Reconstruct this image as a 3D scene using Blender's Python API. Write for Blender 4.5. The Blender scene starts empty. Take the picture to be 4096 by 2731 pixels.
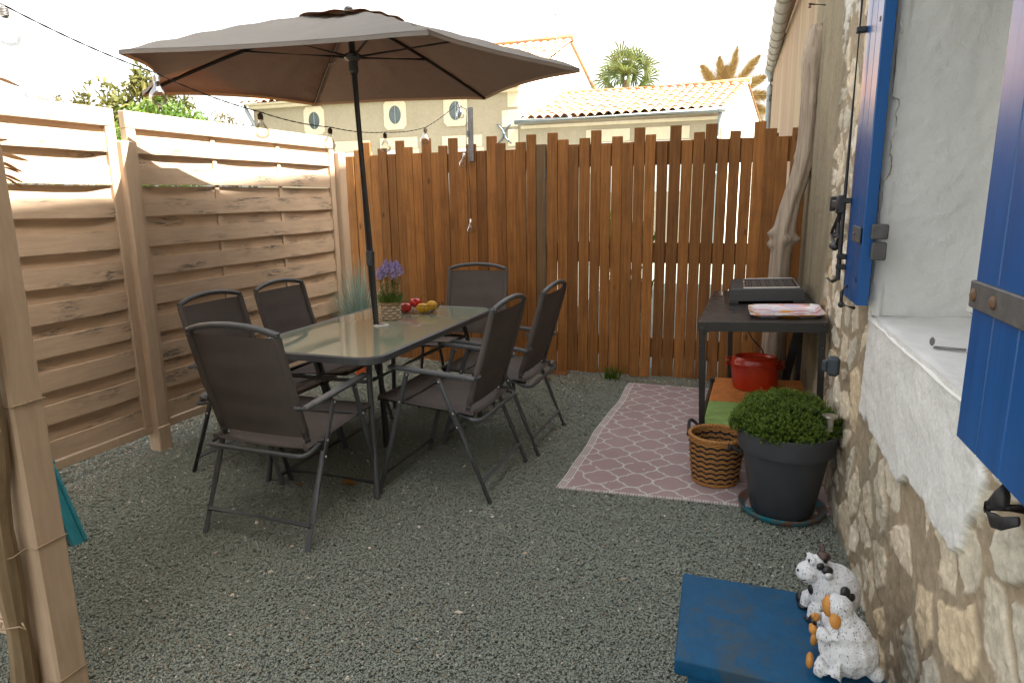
import bpy, bmesh, math, random
import numpy as np
from mathutils import Vector, Matrix, Euler
R = math.radians
rng = np.random.default_rng(7)
random.seed(7)
scene = bpy.context.scene
COL = scene.collection

# ------------------------------------------------------------------ helpers
def lin(h):
    h = h.lstrip('#'); c = [int(h[i:i+2], 16)/255 for i in (0, 2, 4)]
    return tuple(x/12.92 if x <= .04045 else ((x+.055)/1.055)**2.4 for x in c)

def vnoise(p, seed=0):
    """value noise for points p (n,3), range 0..1"""
    p = np.asarray(p, float); i = np.floor(p).astype(np.int64); f = p-i; f = f*f*(3-2*f)
    def h(a):
        n = (a[:, 0]*374761393 + a[:, 1]*668265263 + a[:, 2]*2147483647 + seed*974711) & 0xffffffff
        n = ((n ^ (n >> 13))*1274126177) & 0xffffffff
        return ((n ^ (n >> 16)) & 0xffff)/65535.
    r = 0
    for dx in (0, 1):
        for dy in (0, 1):
            for dz in (0, 1):
                w = (f[:, 0] if dx else 1-f[:, 0])*(f[:, 1] if dy else 1-f[:, 1])*(f[:, 2] if dz else 1-f[:, 2])
                r = r + w*h(i+np.array([dx, dy, dz]))
    return r
def fbm(p, o=4, seed=0):
    p = np.asarray(p, float); a = .5; s = 0; t = 0
    for k in range(o):
        s = s + a*vnoise(p*2**k, seed+k); t += a; a *= .5
    return s/t

_b = bmesh.new(); bmesh.ops.create_cube(_b, size=2.0)
bmesh.ops.bevel(_b, geom=_b.edges[:], offset=.1, segments=1, affect='EDGES', profile=.5)
_b.verts.index_update()
BV = np.array([v.co[:] for v in _b.verts]); BF = [[v.index for v in f.verts] for f in _b.faces]; _b.free()

def frame(d):
    d = Vector(d).normalized(); u = Vector((0, 0, 1)) if abs(d.z) < .95 else Vector((1, 0, 0))
    x = d.cross(u).normalized(); y = x.cross(d).normalized(); return x, y, d

class MB:
    def __init__(s): s.v = []; s.f = []; s.n = 0; s.c = []; s.a = []
    def add(s, v, f, a=0.):
        v = np.asarray(v, float).reshape(-1, 3); s.v.append(v)
        s.f += [[i+s.n for i in q] for q in f]; s.a += [a]*len(f); s.n += len(v); return s
    def box(s, c, d, bev=.004, rot=None, a=0., M=None):
        h = np.array(d, float)/2; b = min(bev, h.min()*.6)
        v = np.sign(BV)*np.where(np.abs(BV) > .95, h, h-b)
        if rot is not None: v = v @ np.array(Euler(rot).to_matrix()).T
        v = v+np.array(c)
        if M is not None: v = np.array([M @ Vector(p) for p in v])
        return s.add(v, BF, a)
    def bar(s, p, q, w, t, bev=.003, a=0., up=None):
        p = Vector(p); q = Vector(q); d = q-p
        z = d.normalized(); u = Vector(up) if up else (Vector((0, 0, 1)) if abs(z.z) < .95 else Vector((0, 1, 0)))
        x = z.cross(u).normalized(); y = x.cross(z)
        h = np.array([w/2, t/2, d.length/2]); b = min(bev, h.min()*.6)
        v = np.sign(BV)*np.where(np.abs(BV) > .95, h, h-b)
        Mx = np.array([x[:], y[:], z[:]]); v = v @ Mx + np.array((p+q)/2)
        return s.add(v, BF, a)
    def tube(s, pts, r, n=10, cap=True, a=0., closed=False, sq=(1, 1)):
        P = [Vector(p) for p in pts]; m = len(P)
        if not hasattr(r, '__len__'): r = [r]*m
        V = []; X = None
        for i in range(m):
            if closed: d = P[(i+1) % m]-P[i-1]
            else: d = P[min(i+1, m-1)]-P[max(i-1, 0)]
            d.normalize()
            if X is None: X, Y, _ = frame(d)
            else:
                X = (X-d*X.dot(d)).normalized(); Y = X.cross(d)*-1; Y = d.cross(X)
            for k in range(n):
                t = 2*math.pi*k/n; V.append(P[i]+X*(math.cos(t)*r[i]*sq[0])+Y*(math.sin(t)*r[i]*sq[1]))
        F = []
        for i in range(m if closed else m-1):
            j = (i+1) % m
            for k in range(n):
                l = (k+1) % n; F.append([i*n+k, i*n+l, j*n+l, j*n+k])
        if cap and not closed:
            F.append([k for k in range(n)][::-1]); F.append([(m-1)*n+k for k in range(n)])
        return s.add([v[:] for v in V], F, a)
    def lathe(s, prof, c=(0, 0, 0), n=32, a=0., cap=False, axis=None):
        V = []; F = []; m = len(prof)
        for (r, z) in prof:
            for k in range(n):
                t = 2*math.pi*k/n; V.append((r*math.cos(t), r*math.sin(t), z))
        for i in range(m-1):
            for k in range(n):
                l = (k+1) % n; F.append([i*n+k, i*n+l, (i+1)*n+l, (i+1)*n+k])
        if cap: F.append([k for k in range(n)][::-1]); F.append([(m-1)*n+k for k in range(n)])
        V = np.array(V)
        if axis is not None: x, y, z = frame(axis); V = V @ np.array([x[:], y[:], z[:]])
        return s.add(V+np.array(c), F, a)
    def ell(s, c, r, rot=None, n=14, a=0.):
        V = []; F = []; m = n//2+1
        for i in range(m+1):
            ph = math.pi*i/m
            for k in range(n):
                t = 2*math.pi*k/n; V.append((math.sin(ph)*math.cos(t), math.sin(ph)*math.sin(t), math.cos(ph)))
        for i in range(m):
            for k in range(n):
                l = (k+1) % n; q = [i*n+k, (i+1)*n+k, (i+1)*n+l, i*n+l]
                F.append(q)
        V = np.array(V)*np.array(r)
        if rot is not None: V = V @ np.array(Euler(rot).to_matrix()).T
        return s.add(V+np.array(c), F, a)
    def grid(s, P, a=0., closed=False):
        P = np.asarray(P, float); m, n = P.shape[:2]
        i = np.arange((m-1)*(n if closed else n-1)); w = n if closed else n-1
        r, c = i//w, i % w; c2 = (c+1) % n
        F = np.stack([r*n+c, r*n+c2, (r+1)*n+c2, (r+1)*n+c], 1)
        return s.add(P.reshape(-1, 3), F.tolist(), a)
    def quads(s, Q, a=None):
        Q = np.asarray(Q, float); n, k = Q.shape[:2]
        s.v.append(Q.reshape(-1, 3)); F = (np.arange(n*k).reshape(n, k)+s.n).tolist()
        s.f += F; s.n += n*k; s.a += (list(a) if a is not None else rng.random(n).tolist()); return s
    def tri(s, V, F, a): 
        V = np.asarray(V, float); s.v.append(V); s.f += (np.asarray(F)+s.n).tolist(); s.n += len(V); s.a += list(a); return s

def build(name, mb, mat, loc=(0, 0, 0), parent=None, smooth=False, angle=None, vcol=None):
    V = np.concatenate(mb.v)-np.array(loc, float)
    me = bpy.data.meshes.new(name)
    lens = np.fromiter((len(f) for f in mb.f), np.int32, len(mb.f))
    idx = np.concatenate([np.asarray(f, np.int32) for f in mb.f]) if len(set(lens.tolist())) > 1 else np.array(mb.f, np.int32).ravel()
    me.vertices.add(len(V)); me.vertices.foreach_set('co', V.astype(np.float32).ravel())
    me.loops.add(len(idx)); me.loops.foreach_set('vertex_index', idx)
    me.polygons.add(len(lens)); st = np.zeros(len(lens), np.int32); st[1:] = np.cumsum(lens)[:-1]
    me.polygons.foreach_set('loop_start', st); me.polygons.foreach_set('loop_total', lens)
    me.update(calc_edges=True); me.validate()
    if len(mb.a) == len(me.polygons):
        at = me.attributes.new('rnd', 'FLOAT', 'FACE'); at.data.foreach_set('value', np.array(mb.a, np.float32))
    if vcol is not None:
        ca = me.color_attributes.new('Col', 'FLOAT_COLOR', 'POINT')
        cc = np.ones((len(V), 4), np.float32); cc[:, :3] = vcol; ca.data.foreach_set('color', cc.ravel())
    me.polygons.foreach_set('use_smooth', np.full(len(me.polygons), bool(smooth)))
    if smooth:
        if angle: me.set_sharp_from_angle(angle=R(angle))
    if mat: me.materials.append(mat)
    o = bpy.data.objects.new(name, me); COL.objects.link(o)
    if parent is not None: o.parent = parent
    else: o.location = loc
    return o

def part(name, mb, mat, parent, smooth=False, angle=None, vcol=None, label=None):
    """mesh given in world coordinates (parent unrotated) or in the parent's own coordinates when local"""
    loc = parent.get('_org', (0, 0, 0))
    o = build(name, mb, mat, loc, parent, smooth, angle, vcol)
    o['_org'] = tuple(loc)
    if label: o['label'] = label
    return o
def tag(o, label, cat, group=None):
    o['label'] = label; o['category'] = cat
    if group: o['group'] = group
    return o
def thing(name, label, cat, loc=(0, 0, 0), group=None, local=False):
    o = bpy.data.objects.new(name, None); o.empty_display_size = .1; COL.objects.link(o); o.location = loc
    o['_org'] = (0, 0, 0) if local else tuple(loc)
    return tag(o, label, cat, group)
def solo(name, mb, mat, label, cat, loc=(0, 0, 0), group=None, smooth=False, angle=None, vcol=None):
    return tag(build(name, mb, mat, loc, None, smooth, angle, vcol), label, cat, group)
def struct(name, mb, mat, kind='structure', smooth=False):
    o = build(name, mb, mat, smooth=smooth); o['kind'] = kind; return o
def dup(o, parent=None):
    c = o.copy(); COL.objects.link(c)
    if parent is not None: c.parent = parent
    for ch in list(o.children): dup(ch, c)
    return c

# ------------------------------------------------------------------ materials
class NT:
    def __init__(s, name):
        s.m = bpy.data.materials.new(name); s.m.use_nodes = True; s.t = s.m.node_tree; s.t.nodes.clear()
        s.out = s.t.nodes.new('ShaderNodeOutputMaterial'); s.b = s.t.nodes.new('ShaderNodeBsdfPrincipled')
        s.t.links.new(s.b.outputs[0], s.out.inputs[0])
    def n(s, ty, **kw):
        n = s.t.nodes.new('ShaderNode'+ty)
        for k, v in kw.items():
            if hasattr(n, k): setattr(n, k, v)
            else: s.set(n, k, v)
        return n
    def set(s, n, k, v):
        i = n.inputs[k]
        if isinstance(v, bpy.types.NodeSocket): s.t.links.new(v, i)
        else:
            if i.type == 'RGBA' and len(v) == 3: v = (*v, 1)
            i.default_value = v
    def P(s, **kw):
        for k, v in kw.items(): s.set(s.b, k.replace('_', ' '), v)
        return s
    def co(s, scale=(1, 1, 1), rot=(0, 0, 0)):
        t = s.n('TexCoord'); m = s.n('Mapping'); m.inputs['Scale'].default_value = scale; m.inputs['Rotation'].default_value = rot
        s.t.links.new(t.outputs['Object'], m.inputs[0]); return m.outputs[0]
    def noise(s, scale, detail=4, rough=.6, vec=None, dist=0.):
        n = s.n('TexNoise'); n.inputs['Scale'].default_value = scale; n.inputs['Detail'].default_value = detail; n.inputs['Roughness'].default_value = rough; n.inputs['Distortion'].default_value = dist
        s.t.links.new(vec if vec else s.co(), n.inputs['Vector']); return n.outputs['Fac']
    def vor(s, scale, vec=None, feature='F1', rand=1.):
        n = s.n('TexVoronoi', feature=feature); n.inputs['Scale'].default_value = scale; n.inputs['Randomness'].default_value = rand
        s.t.links.new(vec if vec else s.co(), n.inputs['Vector']); return n
    def ramp(s, fac, stops, interp='LINEAR'):
        n = s.n('ValToRGB'); e = n.color_ramp.elements; n.color_ramp.interpolation = interp
        while len(e) < len(stops): e.new(.5)
        for x, (p, c) in zip(e, stops):
            x.position = p; x.color = (*c, 1) if len(c) == 3 else c
        s.t.links.new(fac, n.inputs[0]); return n.outputs[0]
    def mix(s, fac, a, b, mode='MIX'):
        n = s.n('Mix', data_type='RGBA', blend_type=mode); n.clamp_factor = True
        for i, v in ((0, fac), (6, a), (7, b)):
            if isinstance(v, bpy.types.NodeSocket): s.t.links.new(v, n.inputs[i])
            else: n.inputs[i].default_value = v if i == 0 else (*v[:3], 1)
        return n.outputs[2]
    def math(s, op, a, b=0., c=0.):
        n = s.n('Math', operation=op)
        for i, v in enumerate((a, b, c)):
            if isinstance(v, bpy.types.NodeSocket): s.t.links.new(v, n.inputs[i])
            else: n.inputs[i].default_value = v
        return n.outputs[0]
    def attr(s, name='rnd', o='Fac'):
        return s.n('Attribute', attribute_name=name).outputs[o]
    def bump(s, h, strength=.3, dist=.01):
        n = s.n('Bump'); n.inputs['Strength'].default_value = strength; n.inputs['Distance'].default_value = dist
        s.t.links.new(h, n.inputs['Height']); s.t.links.new(n.outputs[0], s.b.inputs['Normal']); return s

def simple(name, col, rough=.5, metal=0., var=.25, vs=12, bump=.0, bs=200, bd=.002, spec=.5, coat=0.):
    k = NT(name); c = col
    f = k.noise(vs, 5)
    a = tuple(x*(1-var) for x in c); b = tuple(min(1, x*(1+var)) for x in c)
    k.P(Base_Color=k.ramp(f, [(.3, a), (.7, b)]), Roughness=rough, Metallic=metal, Specular_IOR_Level=spec, Coat_Weight=coat)
    if bump: k.bump(k.noise(bs, 3), bump, bd)
    return k.m

M = {}
M['metal'] = simple('dark_grey_metal', (.068, .073, .078), .42, 0, .12, 30, .25, 900, .0006)
M['bolt'] = simple('zinc_bolt', (.55, .54, .52), .3, 1., .05)
M['black'] = simple('black_steel', (.014, .014, .015), .45, 0, .3, 20, .2, 500, .0006)
M['iron'] = simple('black_iron', (.016, .016, .018), .55, 0, .35, 40, .4, 250, .0015)
M['greyiron'] = simple('grey_iron', (.07, .068, .066), .6, 0, .3, 30, .4, 250, .001)
M['zinc'] = simple('zinc_sheet', (.30, .33, .34), .45, .3, .15, 6)
M['galv'] = simple('galvanised', (.20, .20, .20), .45, .5, .2, 25)
M['steel'] = simple('brushed_steel', (.6, .58, .55), .3, 1., .05)
M['concrete'] = simple('concrete', (.22, .21, .19), .9, 0, .25, 20, .5, 120, .002)
M['white'] = simple('white_plastic', (.7, .68, .64), .4, 0, .05)
M['plasticpot'] = simple('charcoal_plastic', (.046, .050, .057), .55, 0, .15, 10, .25, 400, .0007)

def textile():
    k = NT('taupe_mesh_fabric'); v = k.co((1, 1, 1))
    w1 = k.n('TexWave', wave_type='BANDS', bands_direction='X'); w1.inputs['Scale'].default_value = 260; k.t.links.new(v, w1.inputs['Vector'])
    w2 = k.n('TexWave', wave_type='BANDS', bands_direction='Z'); w2.inputs['Scale'].default_value = 260; k.t.links.new(v, w2.inputs['Vector'])
    f = k.noise(3, 3)
    k.P(Base_Color=k.ramp(f, [(.3, (.090, .075, .069)), (.7, (.120, .102, .094))]), Roughness=.75, Specular_IOR_Level=.35)
    k.bump(k.math('ADD', w1.outputs['Fac'], w2.outputs['Fac']), .25, .001)
    tr = k.n('BsdfTransparent'); mx = k.n('MixShader'); mx.inputs[0].default_value = .07
    k.t.links.new(k.b.outputs[0], mx.inputs[1]); k.t.links.new(tr.outputs[0], mx.inputs[2]); k.t.links.new(mx.outputs[0], k.out.inputs[0])
    return k.m
M['textile'] = textile()

def canopy_mat():
    k = NT('taupe_canopy_cloth')
    f = k.noise(4, 5); g = k.noise(420, 2)
    k.P(Base_Color=k.mix(.25, k.ramp(f, [(.3, (.30, .285, .262)), (.7, (.355, .338, .312))]), k.ramp(g, [(.3, (.26, .25, .235)), (.7, (.46, .445, .415))])), Roughness=.85, Specular_IOR_Level=.2)
    k.bump(k.noise(9, 4, .55, k.co((1, 1, 2)), 1.2), .25, .03)
    tl = k.n('BsdfTranslucent'); tl.inputs[0].default_value = (.26, .115, .035, 1)
    mx = k.n('MixShader'); mx.inputs[0].default_value = .40
    k.t.links.new(k.b.outputs[0], mx.inputs[1]); k.t.links.new(tl.outputs[0], mx.inputs[2]); k.t.links.new(mx.outputs[0], k.out.inputs[0])
    return k.m
M['canopy'] = canopy_mat()

def wood(name, dark, light, axis='Z', knots=.5, tone=.35, grain=60, rough=.7, bump=.3):
    """boards: per-board tone from 'rnd', grain along the axis"""
    k = NT(name)
    sc = {'Z': (1, 1, .05), 'Y': (1, .05, 1), 'X': (.05, 1, 1)}[axis]
    rv = k.n('CombineXYZ'); r = k.attr(); k.t.links.new(k.math('MULTIPLY', r, 37.), rv.inputs[0]); k.t.links.new(k.math('MULTIPLY', r, 91.), rv.inputs[2]); k.t.links.new(k.math('MULTIPLY', r, 53.), rv.inputs[1])
    va = k.n('VectorMath', operation='ADD'); k.t.links.new(k.co(), va.inputs[0]); k.t.links.new(rv.outputs[0], va.inputs[1])
    mp = k.n('Mapping'); mp.inputs['Scale'].default_value = sc; k.t.links.new(va.outputs[0], mp.inputs[0])
    g = k.noise(grain, 6, .65, mp.outputs[0], .6)
    c = k.ramp(g, [(.25, dark), (.75, light)])
    t = k.ramp(r, [(0, tuple([1-tone]*3)), (1, tuple([1+tone*.6]*3))])
    c = k.mix(1., c, t, 'MULTIPLY')
    # big slow weathering patches
    w = k.noise(3.5, 4, .6, va.outputs[0]); c = k.mix(k.ramp(w, [(.45, (0, 0, 0)), (.8, (.5, .5, .5))]), c, tuple(x*.62 for x in dark))
    if knots:
        ks = {'Z': (1, 1, .42), 'Y': (1, .42, 1), 'X': (.42, 1, 1)}[axis]
        m2 = k.n('Mapping'); m2.inputs['Scale'].default_value = ks; k.t.links.new(va.outputs[0], m2.inputs[0])
        vo = k.vor(6.5, m2.outputs[0])
        ds = k.math('ADD', vo.outputs['Distance'], k.math('MULTIPLY', k.noise(30, 3), .06))
        kn = k.ramp(ds, [(.07, (1, 1, 1)), (.14, (0, 0, 0))])
        c = k.mix(k.math('MULTIPLY', kn, knots), c, tuple(x*.35 for x in dark))
    k.P(Base_Color=c, Roughness=rough, Specular_IOR_Level=.3); k.bump(g, bump, .003)
    return k.m
M['picket'] = wood('brown_stained_boards', (.165, .062, .014), (.39, .165, .042), 'Z', .8, .36)
M['post_old'] = wood('weathered_post', (.16, .11, .06), (.29, .205, .115), 'Z', .2, .2)

def tanpaint(axis):
    """beige painted fence boards with worn grey knots"""
    k = NT('beige_painted_boards_'+axis)
    r = k.attr(); rv = k.n('CombineXYZ')
    for i, m in enumerate((17., 29., 41.)): k.t.links.new(k.math('MULTIPLY', r, m), rv.inputs[i])
    va = k.n('VectorMath', operation='ADD'); k.t.links.new(k.co(), va.inputs[0]); k.t.links.new(rv.outputs[0], va.inputs[1])
    st = (1, .12, 1) if axis == 'Y' else ((.12, 1, 1) if axis == 'X' else (1, 1, .12))
    mp = k.n('Mapping'); mp.inputs['Scale'].default_value = st; k.t.links.new(va.outputs[0], mp.inputs[0])
    g = k.noise(45, 5, .6, mp.outputs[0], .4)
    c = k.ramp(g, [(.3, (.44, .318, .215)), (.7, (.53, .39, .27))])
    c = k.mix(k.ramp(k.noise(5, 4), [(.4, (0, 0, 0)), (.9, (.5, .5, .5))]), c, (.35, .26, .18))
    if axis != 'Z':
        s2 = (1, .5, 1.6) if axis == 'Y' else (.5, 1, 1.6)
        m2 = k.n('Mapping'); m2.inputs['Scale'].default_value = s2; k.t.links.new(va.outputs[0], m2.inputs[0])
        vo = k.vor(5.8, m2.outputs[0]); tex = k.noise(55, 5, .7, mp.outputs[0], 1.5)
        near = k.ramp(vo.outputs['Distance'], [(.18, (1, 1, 1)), (.40, (0, 0, 0))])
        wn = k.math('MULTIPLY', near, k.ramp(tex, [(.47, (0, 0, 0)), (.58, (1, 1, 1))]))
        c = k.mix(k.math('MULTIPLY', wn, .85), c, (.085, .080, .072))
    k.P(Base_Color=c, Roughness=.75, Specular_IOR_Level=.3); k.bump(g, .25, .003)
    return k.m
M['tanY'] = tanpaint('Y'); M['tanX'] = tanpaint('X'); M['tanZ'] = tanpaint('Z')

def vc(name, rough=.85, bump=None, spec=.3, mult=None):
    k = NT(name); c = k.attr('Col', 'Color')
    if mult:
        f = k.noise(mult, 5); c = k.mix(1., c, k.ramp(f, [(.25, (.84, .84, .84)), (.75, (1.14, 1.14, 1.14))]), 'MULTIPLY')
    k.P(Base_Color=c, Roughness=rough, Specular_IOR_Level=spec)
    if bump: k.bump(k.noise(bump[0], 5, .7), bump[1], bump[2])
    return k.m
M['wall'] = vc('limestone_rubble_wall', .92, (110, .6, .005), .15, 95)
M['rugm'] = vc('woven_rug', .9, (600, .4, .002), .15)
M['weave'] = vc('woven_fibre', .75, (500, .3, .001), .25, 90)
M['hyacinth'] = vc('woven_hyacinth', .7, (300, .3, .001), .25, 60)

def render_mat():
    k = NT('white_lime_render'); f = k.noise(2.2, 5); g = k.noise(26, 6, .65, None, .5)
    c = k.ramp(f, [(.3, (.68, .68, .65)), (.7, (.78, .775, .745))])
    c = k.mix(k.ramp(k.noise(60, 6, .75), [(.66, (0, 0, 0)), (.8, (.6, .6, .6))]), c, (.42, .40, .36))
    k.P(Base_Color=c, Roughness=.9, Specular_IOR_Level=.2); k.bump(k.math('ADD', g, k.math('MULTIPLY', k.noise(150, 4), .35)), .55, .008); return k.m
M['render'] = render_mat()

def blue_paint(name, base, worn, amt, sc=(1, 1, .06)):
    k = NT(name); g = k.noise(30, 5, .6, k.co(sc), .5)
    c = k.ramp(g, [(.3, tuple(x*.82 for x in base)), (.7, tuple(x*1.15 for x in base))])
    w = k.noise(7 if amt > .3 else 9, 7, .7, None if amt > .3 else k.co((1, 1, .3)), .6)
    c = k.mix(k.ramp(w, [(.50 if amt > .3 else .52, (0, 0, 0)), (.62 if amt > .3 else .70, (amt, amt, amt))]), c, worn)
    k.P(Base_Color=c, Roughness=.32 if amt < .3 else .6, Specular_IOR_Level=.5 if amt < .3 else .3); k.bump(g if amt < .3 else k.noise(60, 6), .18 if amt < .3 else .5, .003); return k.m
M['shutter'] = blue_paint('blue_gloss_paint', (.003, .074, .25), (.02, .10, .25), .2)
M['bench'] = blue_paint('worn_blue_paint', (.0, .062, .150), (.036, .058, .070), .8, (1, 1, 1))

def leafm(name, a, b, tr=.35, rough=.6):
    k = NT(name); c = k.ramp(k.attr(), [(0, a), (1, b)])
    k.P(Base_Color=c, Roughness=rough, Specular_IOR_Level=.3)
    tl = k.n('BsdfTranslucent'); k.t.links.new(c, tl.inputs[0]); mx = k.n('MixShader'); mx.inputs[0].default_value = tr
    k.t.links.new(k.b.outputs[0], mx.inputs[1]); k.t.links.new(tl.outputs[0], mx.inputs[2]); k.t.links.new(mx.outputs[0], k.out.inputs[0]); return k.m
M['hebe'] = leafm('green_shrub_leaves', (.014, .036, .006), (.125, .20, .018), .2)
M['olive'] = leafm('olive_green_leaves', (.05, .065, .012), (.16, .14, .03))
M['conifer'] = leafm('bright_conifer_leaves', (.03, .075, .006), (.12, .19, .02))
M['dryhedge'] = leafm('pale_twigs', (.07, .055, .022), (.12, .10, .035))
M['palm'] = leafm('fan_palm_leaves', (.035, .065, .012), (.13, .16, .05))
M['drypalm'] = leafm('dry_frond_leaves', (.13, .075, .022), (.26, .19, .06))
M['bluegrass'] = leafm('blue_grass_blades', (.20, .30, .26), (.42, .54, .47), .2)
M['stemleaf'] = leafm('lavender_foliage', (.06, .12, .02), (.20, .28, .06))
M['petal'] = leafm('mauve_petals', (.34, .27, .56), (.60, .52, .78), .3)
M['dryleaf'] = leafm('dry_orange_leaf', (.25, .11, .03), (.42, .24, .08), .4)
M['bark'] = simple('brown_bark', (.10, .07, .045), .9, 0, .4, 25, .6, 60, .01)

def glass(name='clear_bulb_glass'):
    k = NT(name); k.P(Base_Color=(1, 1, 1), Roughness=.0, Transmission_Weight=1., IOR=1.12)
    tr = k.n('BsdfTransparent'); gl = k.n('BsdfGlossy'); gl.inputs['Roughness'].default_value = .02
    fr = k.n('Fresnel'); fr.inputs[0].default_value = 1.5; mx = k.n('MixShader')
    k.t.links.new(k.math('MULTIPLY', fr.outputs[0], .55), mx.inputs[0]); k.t.links.new(tr.outputs[0], mx.inputs[1]); k.t.links.new(gl.outputs[0], mx.inputs[2]); k.t.links.new(mx.outputs[0], k.out.inputs[0])
    tr.inputs[0].default_value = (.90, .90, .89, 1)
    return k.m
M['bulb'] = glass()
def frosted():
    k = NT('frosted_green_glass'); k.P(Base_Color=(.56, .65, .51), Roughness=.6, Specular_IOR_Level=0.)
    tl = k.n('BsdfTranslucent'); tl.inputs[0].default_value = (.45, .55, .42, 1); m1 = k.n('MixShader'); m1.inputs[0].default_value = .35
    gl = k.n('BsdfGlossy'); gl.inputs['Roughness'].default_value = .012; fr = k.n('Fresnel'); fr.inputs[0].default_value = 1.6; m2 = k.n('MixShader'); fx = k.math('MINIMUM', k.math('MULTIPLY', fr.outputs[0], 1.65), .8)
    k.t.links.new(k.b.outputs[0], m1.inputs[1]); k.t.links.new(tl.outputs[0], m1.inputs[2]); k.t.links.new(fx, m2.inputs[0]); k.t.links.new(m1.outputs[0], m2.inputs[1]); k.t.links.new(gl.outputs[0], m2.inputs[2]); k.t.links.new(m2.outputs[0], k.out.inputs[0])
    return k.m
M['frost'] = frosted()
M['pane'] = simple('dark_window_pane', (.02, .024, .028), .05, 0, .1, 2, spec=.8)

# ------------------------------------------------------------------ camera, light, sky
cam = bpy.data.cameras.new('camera'); co = bpy.data.objects.new('camera', cam); COL.objects.link(co); scene.camera = co
cam.sensor_width = 36; cam.lens = 23.742; cam.clip_end = 2000; cam.clip_start = .02
right = Vector((.94, .341, -.013)).normalized(); back = Vector((.336, -.918, .209)); back = (back-right*back.dot(right)).normalized(); up = back.cross(right)
co.matrix_world = Matrix(((right.x, up.x, back.x, 0), (right.y, up.y, back.y, 0), (right.z, up.z, back.z, 1.43), (0, 0, 0, 1)))
EL, AZ = 55, -4
sd = Vector((math.cos(R(EL))*math.cos(R(AZ)), math.cos(R(EL))*math.sin(R(AZ)), math.sin(R(EL))))
sl = bpy.data.lights.new('sun', 'SUN'); sl.energy = 5.0; sl.angle = R(.5); sl.color = (1, .95, .87)
so = bpy.data.objects.new('sun', sl); COL.objects.link(so); so.rotation_euler = sd.to_track_quat('Z', 'Y').to_euler(); so.location = (4, 2, 8)
w = bpy.data.worlds.new('World'); scene.world = w; w.use_nodes = True; nt = w.node_tree
bg = nt.nodes['Background']; sk = nt.nodes.new('ShaderNodeTexSky'); sk.sky_type = 'NISHITA'; sk.sun_disc = False
sk.sun_elevation = R(EL); sk.sun_rotation = R(90-AZ); sk.dust_density = 4.; sk.air_density = 1.; sk.ozone_density = 1.
hs = nt.nodes.new('ShaderNodeHueSaturation'); hs.inputs['Saturation'].default_value = .28
wm = nt.nodes.new('ShaderNodeMix'); wm.data_type = 'RGBA'; wm.blend_type = 'MULTIPLY'; wm.inputs[0].default_value = 1; wm.inputs[7].default_value = (1, .965, .90, 1)
nt.links.new(sk.outputs[0], hs.inputs['Color']); nt.links.new(hs.outputs[0], wm.inputs[6]); nt.links.new(wm.outputs[2], bg.inputs[0]); bg.inputs[1].default_value = .108
scene.view_settings.view_transform = 'Standard'; scene.view_settings.look = 'None'; scene.view_settings.exposure = 2.57; scene.view_settings.gamma = 1
scene.cycles.max_bounces = 10; scene.cycles.transparent_max_bounces = 16; scene.cycles.sample_clamp_indirect = 6

# ================================================================== SETTING: ground and gravel
g = MB(); g.grid(np.array([[(x, y, -.012) for x in (-300, -40, -3.5, .6, 40, 300)] for y in (-300, -20, 0, 5.3, 30, 300)]))
k = NT('gravel_bed'); k.P(Base_Color=k.ramp(k.noise(90, 5, .7), [(.3, (.14, .155, .135)), (.7, (.20, .21, .18))]), Roughness=.95)
k.bump(k.vor(110).outputs['Distance'], .8, .01); struct('ground', g, k.m)

def stones(n, x0, x1, y0, y1, smin, smax, zj, keep=None, flat=.55):
    P = np.stack([rng.uniform(x0, x1, n), rng.uniform(y0, y1, n), rng.uniform(-.006, zj, n)], 1)
    if keep is not None: P = P[keep(P)]
    n = len(P); s = rng.uniform(smin, smax, (n, 1))*np.array([1., .75, flat*.8])*rng.uniform(.7, 1.3, (n, 3))
    O = np.array([[1, 0, 0], [0, 1, 0], [-1, 0, 0], [0, -1, 0], [.3, .3, 1], [-.2, -.3, -1], [-.4, .2, .8]])
    V = np.broadcast_to(O, (n, 7, 3))+rng.uniform(-.28, .28, (n, 7, 3)); V = V*s[:, None, :]
    a, b, c = rng.uniform(0, 6.28, n), rng.normal(0, .22, n), rng.normal(0, .22, n)
    def rot(V, t, i, j):
        W = V.copy(); W[:, :, i] = V[:, :, i]*np.cos(t)[:, None]-V[:, :, j]*np.sin(t)[:, None]; W[:, :, j] = V[:, :, i]*np.sin(t)[:, None]+V[:, :, j]*np.cos(t)[:, None]; return W
    V = rot(rot(rot(V, b, 0, 2), c, 1, 2), a, 0, 1)+P[:, None, :]
    T = np.array([[0, 1, 4], [1, 2, 6], [1, 6, 4], [2, 3, 6], [3, 0, 4], [3, 4, 6], [1, 0, 5], [2, 1, 5], [3, 2, 5], [0, 3, 5]])
    F = (T[None]+(np.arange(n)*7)[:, None, None]).reshape(-1, 3)
    return V.reshape(-1, 3), F, P
vis = lambda P: (P[:, 0] < .55) & (P[:, 0] > -3.95)
mb = MB(); cols = []
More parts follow.
